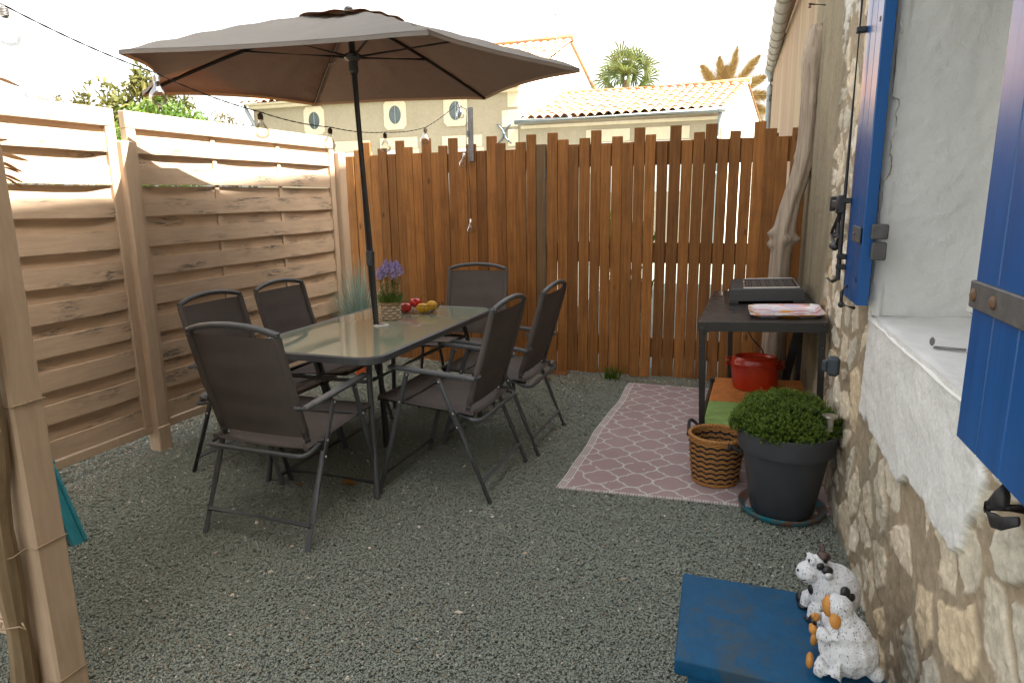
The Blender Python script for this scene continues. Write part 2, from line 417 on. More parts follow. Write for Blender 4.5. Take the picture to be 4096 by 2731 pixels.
for (n, x0, x1, y0, y1, a, b, zj) in ((150000, -2.6, .5, .95, 2.3, .0033, .0062, .004), (22000, -3.95, -3.35, 1.6, 5.4, .006, .010, .006), (20000, -3.4, -2.6, 1.3, 2.3, .005, .008, .005), (160000, -3.4, .45, 2.3, 3.8, .0038, .0072, .004), (95000, -3.4, .42, 3.8, 5.6, .0048, .0095, .005)):
    V, F, P = stones(n, x0, x1, y0, y1, a, b, zj, vis)
    k_ = rng.random(len(P)); m = fbm(np.c_[P[:, :2]*1.6, np.zeros(len(P))], 3, 5)
    edge = np.clip((-2.95-P[:, 0])/.3, 0, 1)*.55+np.clip((P[:, 1]-4.75)/.35, 0, 1)*.6+np.clip((m-.55)*1.2, 0, .15)
    kind = np.where(k_ < .006+.06*edge, .96, np.where(k_ < .03+.5*edge, .80, rng.uniform(0, .62, len(P))))
    mb.tri(V, F, np.repeat(kind, 10))
k = NT('slate_chippings'); r = k.attr()
k.P(Base_Color=k.ramp(r, [(0, (.205, .228, .192)), (.3, (.222, .243, .203)), (.60, (.240, .259, .215)), (.72, (.26, .215, .16)), (.86, (.24, .19, .13)), (.94, (.52, .48, .40)), (1, (.55, .5, .42))]), Roughness=.85, Specular_IOR_Level=.3)
gravel = struct('gravel', mb, k.m, 'stuff')
V, F, P = stones(120, -2.6, .4, 1.1, 5.1, .008, .014, .010, vis)
mb = MB(); mb.tri(V, F, np.repeat(rng.uniform(.2, 1, len(P)), 10))
k = NT('pale_pebble'); k.P(Base_Color=k.ramp(k.attr(), [(0, (.20, .12, .06)), (.4, (.36, .27, .18)), (1, (.60, .55, .46))]), Roughness=.85)
struct('pebbles', mb, k.m, 'stuff')
def leaf(name, x, y, s, ang, label):
    mb = MB(); V = []
    for i in range(7):
        t = i/6; wd = s*.36*math.sin(math.pi*t)**.7+.0005
        V.append([(t*s, -wd, .015+.012*math.sin(t*5)), (t*s, 0, .010+.008*math.sin(t*5)), (t*s, wd, .017+.012*math.sin(t*4))])
    V = np.array(V); c, s_ = math.cos(ang), math.sin(ang); V2 = V.copy(); V2[..., 0] = V[..., 0]*c-V[..., 1]*s_+x; V2[..., 1] = V[..., 0]*s_+V[..., 1]*c+y
    mb.grid(V2, .3); solo(name, mb, M['dryleaf'], label, 'leaf', (x, y, 0), 'fallen leaves on the gravel')
leaf('fallen_leaf', -1.93, 2.72, .07, .4, 'orange dry leaf on the gravel behind the front chair legs')
leaf('fallen_leaf', -2.12, 2.62, .05, 2.2, 'small brown curled leaf on gravel under the front of the glass table')
leaf('fallen_leaf', -1.53, 4.93, .07, 1.0, 'yellow-brown leaf beside the concrete foot of the gate post')
# weed tuft at the gate
mb = MB(); Q = []
for i in range(46):
    a = rng.uniform(0, 6.28); l = rng.uniform(.05, .12); ww = .006; o_ = np.array([-1.045+rng.normal(0, .03), 5.16+rng.normal(0, .02), 0]); d = np.array([math.cos(a), math.sin(a), 0])
    p = np.array([-d[1], d[0], 0])*ww; tip = o_+d*l*.6+np.array([0, 0, l])
    Q.append([o_-p, o_+p, tip+p*.2, tip-p*.2])
mb.quads(Q); solo('weed', mb, M['conifer'], 'small bright green weed tuft at the foot of the brown board gate', 'weed', (-1.045, 5.16, 0))

# ================================================================== STONE HOUSE
NX, NY = -1/math.hypot(1, .045), -.045/math.hypot(1, .045)
def WP(s, z, d): return np.array([.527-.045*s+NX*d, s+NY*d, z])
house = thing('stone_house', 'old rubble limestone house wall with a white rendered window recess and blue shutters', 'house', (.4, 2.6, 0))
S0, S1, Z1 = .62, 5.30, 2.9
ss = np.concatenate([np.linspace(S0, .95, 20)[:-1], np.linspace(.95, 2.75, 430)[:-1], np.linspace(2.75, S1, 300)]); ns, nz = len(ss), 580
ss = ss+0; zz = np.linspace(-.03, Z1, nz); SS, ZZ = np.meshgrid(ss, zz)
p2 = np.c_[SS.ravel(), ZZ.ravel()]; n0 = len(p2); z0 = np.zeros(n0)
wx = (fbm(np.c_[p2*5, z0], 2, 11)-.5)*.17+(vnoise(np.c_[p2*22, z0], 13)-.5)*.016; wz = (fbm(np.c_[p2*5, z0+9], 2, 17)-.5)*.14+(vnoise(np.c_[p2*22, z0+4], 19)-.5)*.016
q = np.c_[p2[:, 0]+wx, (p2[:, 1]+wz)*1.25]
r2 = np.random.default_rng(3); seeds = []
for i in range(int((S1-S0)/.20)+3):
    for j in range(int(Z1*1.25/.16)+3):
        if r2.random() < .72: seeds.append((S0-.2+.20*(i+(j % 2)*.5)+r2.uniform(-.08, .08), -.15+.16*j+r2.uniform(-.06, .06)))
        if r2.random() < .22: seeds.append((S0-.2+.20*i+r2.uniform(-.1, .1), -.15+.16*j+r2.uniform(-.08, .08)))
seeds = np.array(seeds)
F1 = np.full(n0, 9.); F2 = np.full(n0, 9.); ID = np.zeros(n0, int)
for a in range(0, n0, 20000):
    d = np.hypot(q[a:a+20000, None, 0]-seeds[None, :, 0], q[a:a+20000, None, 1]-seeds[None, :, 1])
    i2 = np.argpartition(d, 1, 1)[:, :2]; dd = np.take_along_axis(d, i2, 1); o_ = np.argsort(dd, 1); dd = np.take_along_axis(dd, o_, 1); i2 = np.take_along_axis(i2, o_, 1)
    F1[a:a+20000] = dd[:, 0]; F2[a:a+20000] = dd[:, 1]; ID[a:a+20000] = i2[:, 0]
sr = r2.random((len(seeds), 4))
f8 = fbm(np.c_[p2*14, z0+3], 4, 23); f30 = fbm(np.c_[p2*38, z0+5], 4, 31); f2 = fbm(np.c_[p2*2.2, z0+7], 3, 41)
mw = .027+.045*(sr[ID, 3] > .75)+.05*(f8-.4)
sm = np.clip((F2-F1-mw+(f8-.5)*.035+(f30-.5)*.022)/.010, 0, 1); sm = sm*sm*(3-2*sm)
tilt = (sr[ID, 1]-.5)*.25*(q[:, 0]-seeds[ID, 0])+(sr[ID, 2]-.5)*.25*(q[:, 1]-seeds[ID, 1])
fq = np.floor(q*11+sr[ID, :2]*9); chip = ((np.sin(fq[:, 0]*12.9+fq[:, 1]*78.2+ID*3.1)*43758.5) % 1)
pit = np.clip((vnoise(np.c_[p2*55, z0+6], 29)-.70)/.1, 0, 1)*sm
D = sm*(.0025+.0045*sr[ID, 0]+tilt*.5)+(f8-.5)*.010*(.5+sm*.5)+(f30-.5)*.011*(.7+sm*.4)-pit*.0035+(f2-.5)*.02
stc = np.array([(.54, .465, .35), (.47, .42, .33), (.60, .54, .43), (.53, .43, .29), (.43, .395, .32), (.57, .49, .37)])[(sr[:, 0]*5.99).astype(int)]
mort = np.array([.36, .29, .20])
CC = 1.2*stc[ID]*(.80+.45*f30[:, None])*(.85+.3*f8[:, None]); mo = mort*(.75+.5*f30[:, None])
CC = mo+(CC-mo)*np.clip(sm, 0, 1)[:, None]
st = np.clip((f2-.58)*3, 0, .45)[:, None]; CC = CC*(1-st)+np.array([.20, .19, .15])*st
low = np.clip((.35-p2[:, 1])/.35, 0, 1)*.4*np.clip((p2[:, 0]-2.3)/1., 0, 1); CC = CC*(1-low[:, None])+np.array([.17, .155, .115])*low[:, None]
# cement strip towards the far end
cb = 3.93+(fbm(np.c_[p2[:, 1:]*4, z0, z0], 3, 51)-.5)*.35
cem = np.clip((p2[:, 0]-cb)/.03, 0, 1); cf = fbm(np.c_[p2[:, :1]*9, p2[:, 1:]*3, z0], 4, 61)
cc = np.array([.255, .215, .145])*(.75+.5*cf[:, None])*(.9+.25*f30[:, None]); dk = np.clip((1.4-p2[:, 1])/1.2, 0, 1)*.22; cc = cc*(1-dk[:, None])
D = D*(1-cem)+cem*(.016+(f30-.5)*.005+(cf-.5)*.008); CC = CC*(1-cem[:, None])+cc*cem[:, None]
# pale lime patch high up near the strip
pt = np.clip((p2[:, 1]-2.28+(f8-.5)*.5)/.05, 0, 1)*np.clip((p2[:, 0]-3.55)/.05, 0, 1)*np.clip((4.05-p2[:, 0])/.06, 0, 1)
CC = CC*(1-pt[:, None])+np.array([.62, .60, .54])*pt[:, None]
# white render: band under the sill and a ragged strip beside the far jamb
nb = (fbm(np.c_[p2*6, z0+2], 3, 71)-.5); nb2 = fbm(np.c_[p2*20, z0+4], 2, 73)-.5
zb = .625+nb*.14+.06*np.clip((1.95-p2[:, 0])/.4, 0, 1)
rm = (p2[:, 1] > zb) & (p2[:, 1] < 1.02) & (p2[:, 0] < 2.70+nb2*.05) & (p2[:, 0] > 1.50+nb*.25+np.clip((.86-p2[:, 1])*.35, 0, .1))
rm2 = (p2[:, 1] >= 1.02) & (p2[:, 0] > 2.6) & (p2[:, 0] < 2.685+np.clip(nb*.22, -.02, .06)) & ~((p2[:, 1] > 1.03) & (p2[:, 1] < 1.10) & (p2[:, 0] > 2.675))
rmf = (rm | rm2).astype(float).reshape(nz, ns)
b_ = rmf.copy()
for _ in range(1): b_[1:-1, 1:-1] = (b_[1:-1, 1:-1]*2+b_[:-2, 1:-1]+b_[2:, 1:-1]+b_[1:-1, :-2]+b_[1:-1, 2:])/6
b_ = b_.ravel(); D = D*(1-b_)+b_*(.020+(f8-.5)*.010+(f30-.5)*.004)
rc = np.array([.72, .715, .68])*(.92+.16*f8[:, None]); k2 = np.clip(b_*4-1.2, 0, 1)[:, None]; CC = CC*(1-k2)+rc*k2
dirt = np.clip(.045-np.abs(p2[:, 1]-zb), 0, .045)/.045*rm*np.clip(f30*2.2-1.1, 0, 1); CC = CC*(1-.5*dirt[:, None])+np.array([.3, .22, .13])*.5*dirt[:, None]
PW = np.stack([.527-.045*SS.ravel()+NX*D, SS.ravel()+NY*D, ZZ.ravel()], 1)
mb = MB(); mb.grid(PW.reshape(nz, ns, 3))
hole = lambda s, z: (s > 1.335) & (s < 2.672) & (z > 1.004) & (z < 2.5)
fs = np.array(mb.f); ctr = p2[fs].mean(1); keep = ~hole(ctr[:, 0], ctr[:, 1])
mb.f = fs[keep].tolist(); mb.a = [0.]*len(mb.f)
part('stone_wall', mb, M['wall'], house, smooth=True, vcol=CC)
# reveal: far jamb, near jamb, sill, head
def patch(fn, nu, nv, amp, seed):
    U, Vv = np.meshgrid(np.linspace(0, 1, nu), np.linspace(0, 1, nv)); P = np.array([fn(u, v) for u, v in zip(U.ravel(), Vv.ravel())])
    n_ = (fbm(P*7, 4, seed)-.5)*amp+(fbm(P*30, 3, seed+1)-.5)*amp*.3; return P, n_, (nv, nu)
mb = MB()
P, n_, sh = patch(lambda u, v: WP(2.672+.02*u, 1.0+1.5*v, .026-.40*u), 70, 200, .022, 81); P[:, 1] += n_
ar = np.clip(1-np.linspace(0, 1, 70)/.06, 0, 1)**2*.022; P[:, 1] += np.tile(ar, 200)+np.where(np.tile(np.linspace(0, 1, 70), 200) < .1, (np.repeat(fbm(np.c_[np.linspace(0, 9, 200), np.zeros(200), np.zeros(200)], 4, 87), 70)-.5)*.06, 0)
mb.grid(P.reshape(*sh, 3))
P, n_, sh = patch(lambda u, v: WP(1.335+1.35*v, 1.004-.004*(1-u), .026-.42*u), 60, 120, .010, 83); P[:, 2] += n_; P[:, 2] -= np.tile(np.clip(1-np.linspace(0, 1, 60)/.08, 0, 1)**2*.014, 120)
mb.grid(P.reshape(*sh, 3))
P, n_, sh = patch(lambda u, v: WP(1.335, 1.0+1.5*v, .02-.42*u), 20, 40, .01, 85); mb.grid(P.reshape(*sh, 3))
P, n_, sh = patch(lambda u, v: WP(1.33+1.35*v, 2.5, .02-.42*u), 20, 40, .01, 86); mb.grid(P.reshape(*sh, 3))
part('window_reveal', mb, M['render'], house, smooth=True, label='white rendered window recess with a rough sill')
wn = MB()
for a, b in ((1.335, 1.40), (2.62, 2.70), (1.985, 2.045)): wn.box(WP((a+b)/2, 1.75, -.345), (.05, b-a, 1.5), .005)
for a, b in ((1.004, 1.08), (2.42, 2.5), (1.72, 1.75)): wn.box(WP(2.01, (a+b)/2, -.343), (.045, 1.33, b-a), .005)
win = part('window', wn, M['white'], house)
pn = MB(); pn.box(WP(2.01, 1.75, -.36), (.006, 1.33, 1.48), .001); part('pane', pn, M['pane'], win)
br = MB(); br.box(WP(2.60, 1.045, -.285), (.055, .03, .022), .003, (0, 0, .2)); br.bar(WP(2.60, 1.03, -.26), WP(2.585, 1.005, -.31), .02, .008); part('bracket', br, M['white'], house)
# core of the house and its roof line (out of frame; it shades the yard)
mb = MB()
prof = [(-4, 2.3), (5.30, 2.3), (5.30, 6.80), (4.2, 6.79), (2.2, 6.755), (-4, 6.75)]
V = [WP(s, z, -.45) for s, z in prof]+[WP(s, z, -.012) for s, z in prof]; m = len(prof)
mb.add(V, [list(range(m))[::-1], list(range(m, 2*m))]+[[i, (i+1) % m, m+(i+1) % m, m+i] for i in range(m)])
def core(s0, s1, z0_, z1_, d0=-.45, d1=-.03):
    V = [WP(s, z, d) for d in (d0, d1) for s, z in ((s0, z0_), (s1, z0_), (s1, z1_), (s0, z1_))]
    mb.add(V, [[0, 3, 2, 1], [4, 5, 6, 7], [0, 1, 5, 4], [1, 2, 6, 5], [2, 3, 7, 6], [3, 0, 4, 7]])
core(-4, 1.325, -.1, 2.31); core(2.70, 5.30, -.1, 2.31); core(1.325, 2.70, -.1, .98); core(1.325, 2.70, 2.505, 2.31+.25, -.45, -.03)
core(-4, .625, -.1, 2.31, -.03, .012)
part('rear_wall', mb, simple('plain_stone_core', (.38, .30, .2), .95, 0, .3, 8, .5, 60, .01), house)
mb = MB(); mb.grid(np.array([[WP(-4, 6.70, -.2), WP(5.3, 6.74, -.2)], [WP(-4, 7.9, -4.), WP(5.3, 7.9, -4.)], [WP(-4, 6.7, -8.), WP(5.3, 6.7, -8.)]])); mb.grid(np.array([[WP(-4, 6.7, -8.), WP(5.3, 6.7, -8.)], [WP(-4, 0, -8.), WP(5.3, 0, -8.)]]))
M['tilem'] = simple('terracotta_tile', (.42, .20, .11), .85, 0, .35, 9, .3, 90, .004)
part('roof', mb, M['tilem'], house)
# shutters -----------------------------------------------------------
def shutter(s0, s1, z0_, z1_, d0, d1, cham):
    """board leaf parallel to the wall: vertical boards with grooves, chamfered edges"""
    mb = MB(); n = max(3, round(abs(s1-s0)/.105)); w_ = (s1-s0)/n
    for i in range(n):
        a = s0+i*w_; b = s0+(i+1)*w_
        V = []; c_ = .0035
        for z in (z0_, z1_):
            for (s, d) in ((a, d0), (b, d0), (b, d1-c_), (b-math.copysign(c_, w_), d1), (a+math.copysign(c_, w_), d1), (a, d1-c_)): V.append(WP(s, z, d))
        F = [[0, 1, 2, 3, 4, 5], [11, 10, 9, 8, 7, 6]]+[[j, j+6, (j+1) % 6+6, (j+1) % 6] for j in range(6)]
        mb.add(V, F, i/n)
    return mb
sA = part('shutter', shutter(2.598, 2.895, 1.045, 2.75, .045, .082, .01), M['shutter'], house, label='narrow blue board shutter folded back beyond the window, with black ironwork')
sB = part('shutter', shutter(1.365, .55, 1.00, 2.75, .075, .112, .01), M['shutter'], house, label='wide blue board shutter folded back nearest the camera')
mb = MB(); mb.box(WP(2.70, 1.285, .0845), (.006, .20, .055), .002); mb.ell(WP(2.64, 1.285, .089), (.004, .006, .006)); mb.ell(WP(2.72, 1.285, .089), (.004, .006, .006))
part('strap_hinge', mb, M['greyiron'], sA)
mb = MB(); mb.box(WP(2.575, 1.30, .035), (.05, .035, .05), .004); mb.box(WP(2.575, 1.235, .033), (.045, .03, .06), .004); part('hinge', mb, M['greyiron'], sA)
mb = MB(); mb.tube([WP(2.885, 1.10, .105), WP(2.885, 2.75, .105)], .009, 10)
mb.bar(WP(2.885, 1.105, .105), WP(2.95, 1.085, .115), .012, .012); mb.bar(WP(2.95, 1.085, .115), WP(3.09, 1.083, .115), .010, .006)
for z in (1.15, 1.19, 1.40, 2.0): mb.box(WP(2.888, z, .098), (.034, .03, .02), .003)
part('locking_bar', mb, M['iron'], sA)
mb = MB(); c0, c1 = WP(2.92, 1.385, .112), WP(3.13, 1.385, .112); mb.box((c0+c1)/2, (.02, .20, .03), .004); mb.box(c1, (.022, .02, .06), .004); mb.box(WP(2.90, 1.385, .115), (.03, .05, .07), .006)
L = [(2.90, 1.37), (2.94, 1.345), (3.00, 1.315), (3.07, 1.285), (3.085, 1.265), (3.05, 1.243), (2.99, 1.232), (2.93, 1.235), (2.90, 1.26), (2.93, 1.285), (2.935, 1.32), (2.905, 1.35)]
mb.tube([WP(s, z, .112) for s, z in L], .0065, 8, closed=True)
mb.tube([WP(s, z, .112) for s, z in ((2.96, 1.325), (2.985, 1.29), (2.98, 1.268), (2.96, 1.26))], .005, 8); mb.tube([WP(s, z, .112) for s, z in ((3.03, 1.27), (3.0, 1.258), (2.975, 1.268))], .005, 8)
mb.ell(WP(2.955, 1.222, .115), (.016, .03, .016)); mb.ell(WP(3.01, 1.222, .115), (.014, .024, .014))
part('latch_handle', mb, M['iron'], sA, smooth=True, angle=40)
mb = MB(); mb.tube([WP(2.80, 1.09, .084), WP(2.80, 1.065, .10), WP(2.79, 1.02, .10)], .006, 8); mb.ell(WP(2.79, 1.018, .10), (.011, .014, .012)); mb.tube([WP(2.79, 1.02, .10), WP(2.70, 1.02, .07)], .006, 8)
part('shutter_catch', mb, M['iron'], sA, smooth=True)
for z in (1.13, 1.98): mb = MB(); mb.lathe([(.0, .001), (.009, .001), (.009, -.004)], WP(2.64, z, .083), 14, axis=(NX, NY, 0)); part('screw_hole', mb, M['black'], sA)
mb = MB(); mb.box(WP(.955, 1.258, .1165), (.009, .81, .046), .002, (0, 0, .045))
part('strap_hinge', mb, M['greyiron'], sB)
rb_ = simple('rusty_bolt', (.13, .07, .035), .7, 0, .4, 80)
for s in (1.335, 1.245, 1.0): mb = MB(); mb.ell(WP(s, 1.258, .122), (.006, .011, .011)); part('bolt_head', mb, rb_, sB, smooth=True)
# wall ironwork
mb = MB(); mb.tube([WP(1.33, .885, .0), WP(1.33, .885, .06)], .010, 10)
mb.tube([WP(1.35, .876, .055), WP(1.30, .908, .06), WP(1.262, .934, .062)], [.010, .017, .021], 10, sq=(.4, 1)); mb.tube([WP(1.35, .872, .055), WP(1.30, .872, .06), WP(1.262, .884, .062), WP(1.20, .918, .062)], [.010, .014, .012, .008], 10, sq=(.4, 1))
part('shutter_stay', mb, M['iron'], house, smooth=True)
mb = MB(); mb.box(WP(3.17, .69, .05), (.05, .055, .085), .012); mb.box(WP(3.17, .69, .085), (.02, .035, .05), .008); part('shutter_stay', mb, simple('blue_grey_iron', (.045, .06, .075), .6), house, label='small blue-grey iron stop set in the wall')
mb = MB(); h0 = np.array([.472, 2.125, 1.006]); mb.bar(h0, (.545, 2.10, 1.008), .012, .006); mb.lathe([(.0, .0015), (.011, .0015), (.0125, 0), (.011, -.0015), (0, -.0015)], h0+np.array([-.004, 0, .016]), 20, axis=(-.95, -.3, .1)); part('sill_hook', mb, M['galv'], house, smooth=True, angle=40, label='small bright steel hook lying on the white sill')
mb = MB(); mb.tube([WP(4.86, 2.55, 0), WP(4.80, 2.55, .11)], .007, 8); mb.tube([WP(4.80, 2.555, .11), WP(4.80, 2.53, .11)], .010, 8); part('nail', mb, simple('rusty_nail', (.12, .07, .05), .8), house)

# ================================================================== RENDERED HOUSE beyond the gate
rh = thing('rendered_house', 'pinkish beige stained house wall with a grey gutter behind the right end of the gate', 'house', (.1, 8, 0))
mb = MB()
V = [WP(s, z, d) for d in (-6., .005) for s, z in ((5.31, 0), (11.1, 0), (11.1, 3.2), (5.31, 3.2))]
mb.add(V, [[0, 3, 2, 1], [4, 5, 6, 7], [0, 1, 5, 4], [1, 2, 6, 5], [2, 3, 7, 6], [3, 0, 4, 7]])
k = NT('stained_render'); a = k.noise(4, 5, .6, k.co((3, 3, .12)), .4); b = k.noise(1.2, 3, .5, k.co((1.6, 1.6, .3)))
c = k.ramp(b, [(.35, (.40, .29, .17)), (.5, (.36, .24, .165)), (.65, (.42, .32, .20))]); c = k.mix(k.ramp(a, [(.45, (0, 0, 0)), (.7, (.55, .55, .55))]), c, (.22, .155, .10))
k.P(Base_Color=c, Roughness=.95); k.bump(k.noise(60, 5), .4, .006); part('wall', mb, k.m, rh)
mb = MB(); mb.grid(np.array([[WP(5.31, 3.22, .10), WP(11.15, 3.22, .10)], [WP(5.31, 4.2, -3.), WP(11.2, 4.2, -3.)], [WP(5.31, 3.2, -6.2), WP(11.2, 3.2, -6.2)]])); part('roof', mb, M['tilem'], rh)
mb = MB()
gp = [WP(5.35+i*.2, 3.155, .17-.005*i) for i in range(29)]; V = []
for p in gp:
    V.append([p+np.array([-.075*math.cos(t), 0, -.075*math.sin(t)]) for t in np.linspace(0, math.pi, 11)])
mb.grid(np.array(V)); 
V2 = []
for p in gp: V2.append([p+np.array([-.071*math.cos(t), 0, -.071*math.sin(t)]) for t in np.linspace(math.pi, 0, 11)])
mb.grid(np.array(V2))
for i in range(0, 29, 2):
    mb.tube([gp[i]+np.array([-.079*math.cos(t), 0, -.079*math.sin(t)]) for t in np.linspace(0, math.pi, 11)], .006, 6)
part('gutter', mb, simple('pale_grey_gutter', (.30, .28, .25), .6, 0, .15, 8), rh, smooth=True, angle=50)
mb = MB(); e = gp[-2]; q = WP(10.98, 3.0, .07); mb.lathe([(.085, .02), (.08, -.03), (.04, -.12), (.036, -.16)], e+np.array([0, 0, -.02]), 14)
mb.tube([e+np.array([0, 0, -.15]), e+np.array([0, 0, -.25]), np.array([e[0], e[1], .1])], .042, 12)
for z in (2.75, 1.9): mb.tube([np.array([e[0], e[1], z-.04]), np.array([e[0], e[1], z+.04])], .048, 12)
part('downpipe', mb, M['zinc'], rh, smooth=True, angle=50)
mb = MB(); mb.tube([WP(7.3, 1.70, .01), WP(7.3, 1.99, .10)], .012, 8); mb.box(WP(7.3, 1.995, .10), (.03, .03, .015), .003); mb.tube([WP(7.3, 1.93, .09), WP(7.75, 1.80, .02)], .006, 6); part('iron_spike', mb, simple('rust', (.12, .06, .04), .8), rh)

# ================================================================== BACK FENCE AND GATE
PL = [(-3.444, -3.364, 1.792), (-3.356, -3.28, 1.843), (-3.272, -3.193, 1.903), (-3.192, -3.118, 1.795), (-3.114, -3.033, 1.848), (-3.028, -2.955, 1.799), (-2.953, -2.876, 1.906), (-2.870, -2.789, 1.851), (-2.786, -2.704, 1.799), (-2.7, -2.62, 1.913), (-2.616, -2.542, 1.799), (-2.538, -2.461, 1.85), (-2.458, -2.379, 1.907), (-2.377, -2.296, 1.797), (-2.285, -2.207, 1.853), (-2.203, -2.123, 1.799), (-2.12, -2.037, 1.908), (-2.030, -1.95, 1.851), (-1.947, -1.865, 1.799), (-1.861, -1.781, 1.853), (-1.776, -1.70, 1.907)]
PG = [(-1.608, -1.527, 1.912), (-1.519, -1.437, 1.859), (-1.432, -1.353, 1.804), (-1.347, -1.266, 1.863), (-1.261, -1.183, 1.916), (-1.172, -1.096, 1.807), (-1.091, -1.012, 1.865), (-1.008, -0.927, 1.81), (-0.923, -0.845, 1.921), (-0.839, -0.764, 1.868), (-0.744, -0.670, 1.813), (-0.664, -0.585, 1.924), (-0.576, -0.501, 1.813), (-0.496, -0.420, 1.87), (-0.414, -0.334, 1.924), (-0.325, -0.252, 1.816), (-0.241, -0.167, 1.869), (-0.163, -0.086, 1.817), (-0.082, -0.004, 1.924), (-0.001, 0.075, 1.874), (0.080, 0.158, 1.818), (0.161, 0.230, 1.873), (0.234, 0.292, 1.834)]
def pickets(lst, zb, gapfix):
    mb = MB()
    for i, (a, b, t) in enumerate(lst):
        lean = rng.normal(0, .0025); M_ = Matrix.Translation(((a+b)/2, 5.24+rng.normal(0, .002), 0)) @ Matrix.Rotation(lean, 4, 'Y')
        z0_ = zb(a)+rng.normal(0, .004)
        mb.box((0, .011, (t+z0_)/2), (b-a+gapfix, .022, t-z0_), .0025, a=rng.random(), M=M_)
    return mb
bf = thing('picket_fence', 'brown staggered board fence closing the back of the yard, left of the gate', 'fence', (-2.55, 5.24, 0))
part('slat_panel', pickets(PL, lambda a: .02, .003), M['picket'], bf)
for z in (1.71, .98, .26):
    mb = MB(); mb.box((-2.55, 5.285, z), (1.86, .042, .15 if z > .5 else .12), .003, a=.3); part('rail', mb, M['picket'], bf)
mb = MB(); mb.box((-1.656, 5.275, .96), (.078, .07, 1.74), .004, a=.2); pst = part('post', mb, wood('greyed_brown_post', (.13, .075, .035), (.25, .155, .075), 'Z', .5, .2), bf)
mb = MB(); mb.box((-1.60, 5.19, .015), (.115, .13, .17), .006); part('footing', mb, M['concrete'], bf)
mb = MB(); mb.box((-1.615, 5.245, 1.60), (.012, .02, .07), .002); part('latch', mb, M['greyiron'], bf)
gt = thing('picket_gate', 'wide brown staggered board gate at the back of the yard, right of the grey post', 'gate', (-.66, 5.24, 0))
part('slat_panel', pickets(PG, lambda a: .016+.02*(a+1.6)/1.6, .001), M['picket'], gt)
for z, h in ((1.735, .17), (.997, .155), (.254, .155)):
    mb = MB(); mb.box((-.66, 5.283, z), (1.88, .04, h), .003, a=.25); part('rail', mb, M['picket'], gt)
mb = MB(); mb.box((-1.50, 5.20, .0), (.17, .1, .03), .004, a=.1); part('sill_block', mb, M['picket'], gt)
pb = MB(); pb.box((-2.262, 5.205, 1.93), (.012, .006, .05), .001); pb.box((-2.243, 5.225, 1.925), (.046, .010, .42), .002)
for z in (1.75, 1.80): pb.ell((-2.243, 5.218, z), (.006, .004, .006))
solo('metal_bracket', pb, M['galv'], 'grey metal strip screwed to the top of the back fence holding the light cable', 'bracket', (-2.243, 5.22, 1.72))

# ================================================================== LEFT FENCE (beige lapped boards)
bots = [.165, .347, .515, .682, .852, 1.018, 1.182, 1.351, 1.522, 1.69]
def lapped(name, label, y0, y1, batt, seed, T=None, mats=('tanY', 'tanZ'), group='beige lapped board fence panels'):
    """panel along +Y with its face towards +X, built in its own coordinates (y 0..L)"""
    L = y1-y0; r3 = np.random.default_rng(seed)
    th = thing(name, label, 'fence', (0, 0, 0), group, local=True)
    fr = MB(); fr.box((0, L/2, .135), (.045, L, .048), .003, a=.2); fr.box((0, L/2, 1.868), (.045, L, .092), .003, a=.5)
    for y in (.03, L-.03): fr.box((0.001, y, .99), (.045, .06, 1.66), .003, a=.3)
    part('frame', fr, M[mats[1]], th)
    nb = [0]+[b-y0 for b in batt]+[L]
    def bulge(y, sgn):
        for a, b in zip(nb[:-1], nb[1:]):
            if a <= y <= b: return sgn*(.004+.004*math.sin(math.pi*(y-a)/(b-a)))*min(1, (y-.06)/.12, (L-.06-y)/.12)
        return 0
    sl = MB(); ys = np.linspace(.058, L-.058, 40)
    def board(zb, zt, sgn, off):
        V = []; sag = r3.normal(0, .003, 2); rn = r3.random()
        nz_ = fbm(np.c_[ys*3, np.full(40, zb*9), np.zeros(40)], 3, seed)-.5
        for y, nn in zip(ys, nz_):
            x = off+bulge(y, sgn); e = nn*.007-sag[0]*math.sin(math.pi*y/L)*1.5
            V.append([(x-.006, y, zb+e), (x+.006, y, zb+e), (x+.006, y, zt+e*.6), (x-.006, y, zt+e*.6)])
        sl.grid(np.array(V), rn, closed=True)
        sl.add([V[0][i] for i in range(4)], [[0, 1, 2, 3]], rn); sl.add([V[-1][i] for i in range(4)], [[3, 2, 1, 0]], rn)
    for i, b in enumerate(bots):
        board(b, b+.098, 1, .0064)
        t = bots[i+1]+.012 if i < 9 else 1.828
        if i == 7: t = bots[8]-.006
        board(b+.088, t, -1, -.0064)
    part('slats', sl, M[mats[0]], th)
    for b in nb[1:-1]:
        m_ = MB(); m_.box((0, b, .99), (.012, .035, 1.66), .002, a=.4); part('batten', m_, M[mats[1]], th)
    th.matrix_world = T
    return th
XL = -3.285
lapped('lapped_fence', 'sunlit-topped beige lapped board fence panel nearest the camera on the left side', .93, 2.812, (1.5, 2.1), 5, Matrix.Translation((XL, .93, 0)))
lapped('lapped_fence', 'beige lapped board fence panel behind the dining chairs, ending at the brown back fence', 2.876, 4.80, (3.52, 4.14), 9, Matrix.Translation((XL, 2.876, 0)))
lapped('lapped_fence', 'beige lapped board fence facing the camera in the bottom left corner behind the stake', -3.22, -1.88, (-2.6,), 12, Matrix.Translation((-3.22, 1.24, 0)) @ Matrix.Rotation(R(-90), 4, 'Z'), ('tanY', 'tanZ'))
def fpost(x, y, w_, h, label, foot=False):
    th = thing('fence_post', label, 'post', (x, y, 0), 'beige square fence posts')
    mb = MB(); mb.box((x, y, h/2), (w_, w_, h), .007, a=.4); part('shaft', mb, M['tanZ'], th)
    if foot: mb = MB(); mb.box((x+.003, y, .07), (w_+.006, w_+.006, .155), .006, a=.8); part('foot', mb, M['tanZ'], th)
    return th
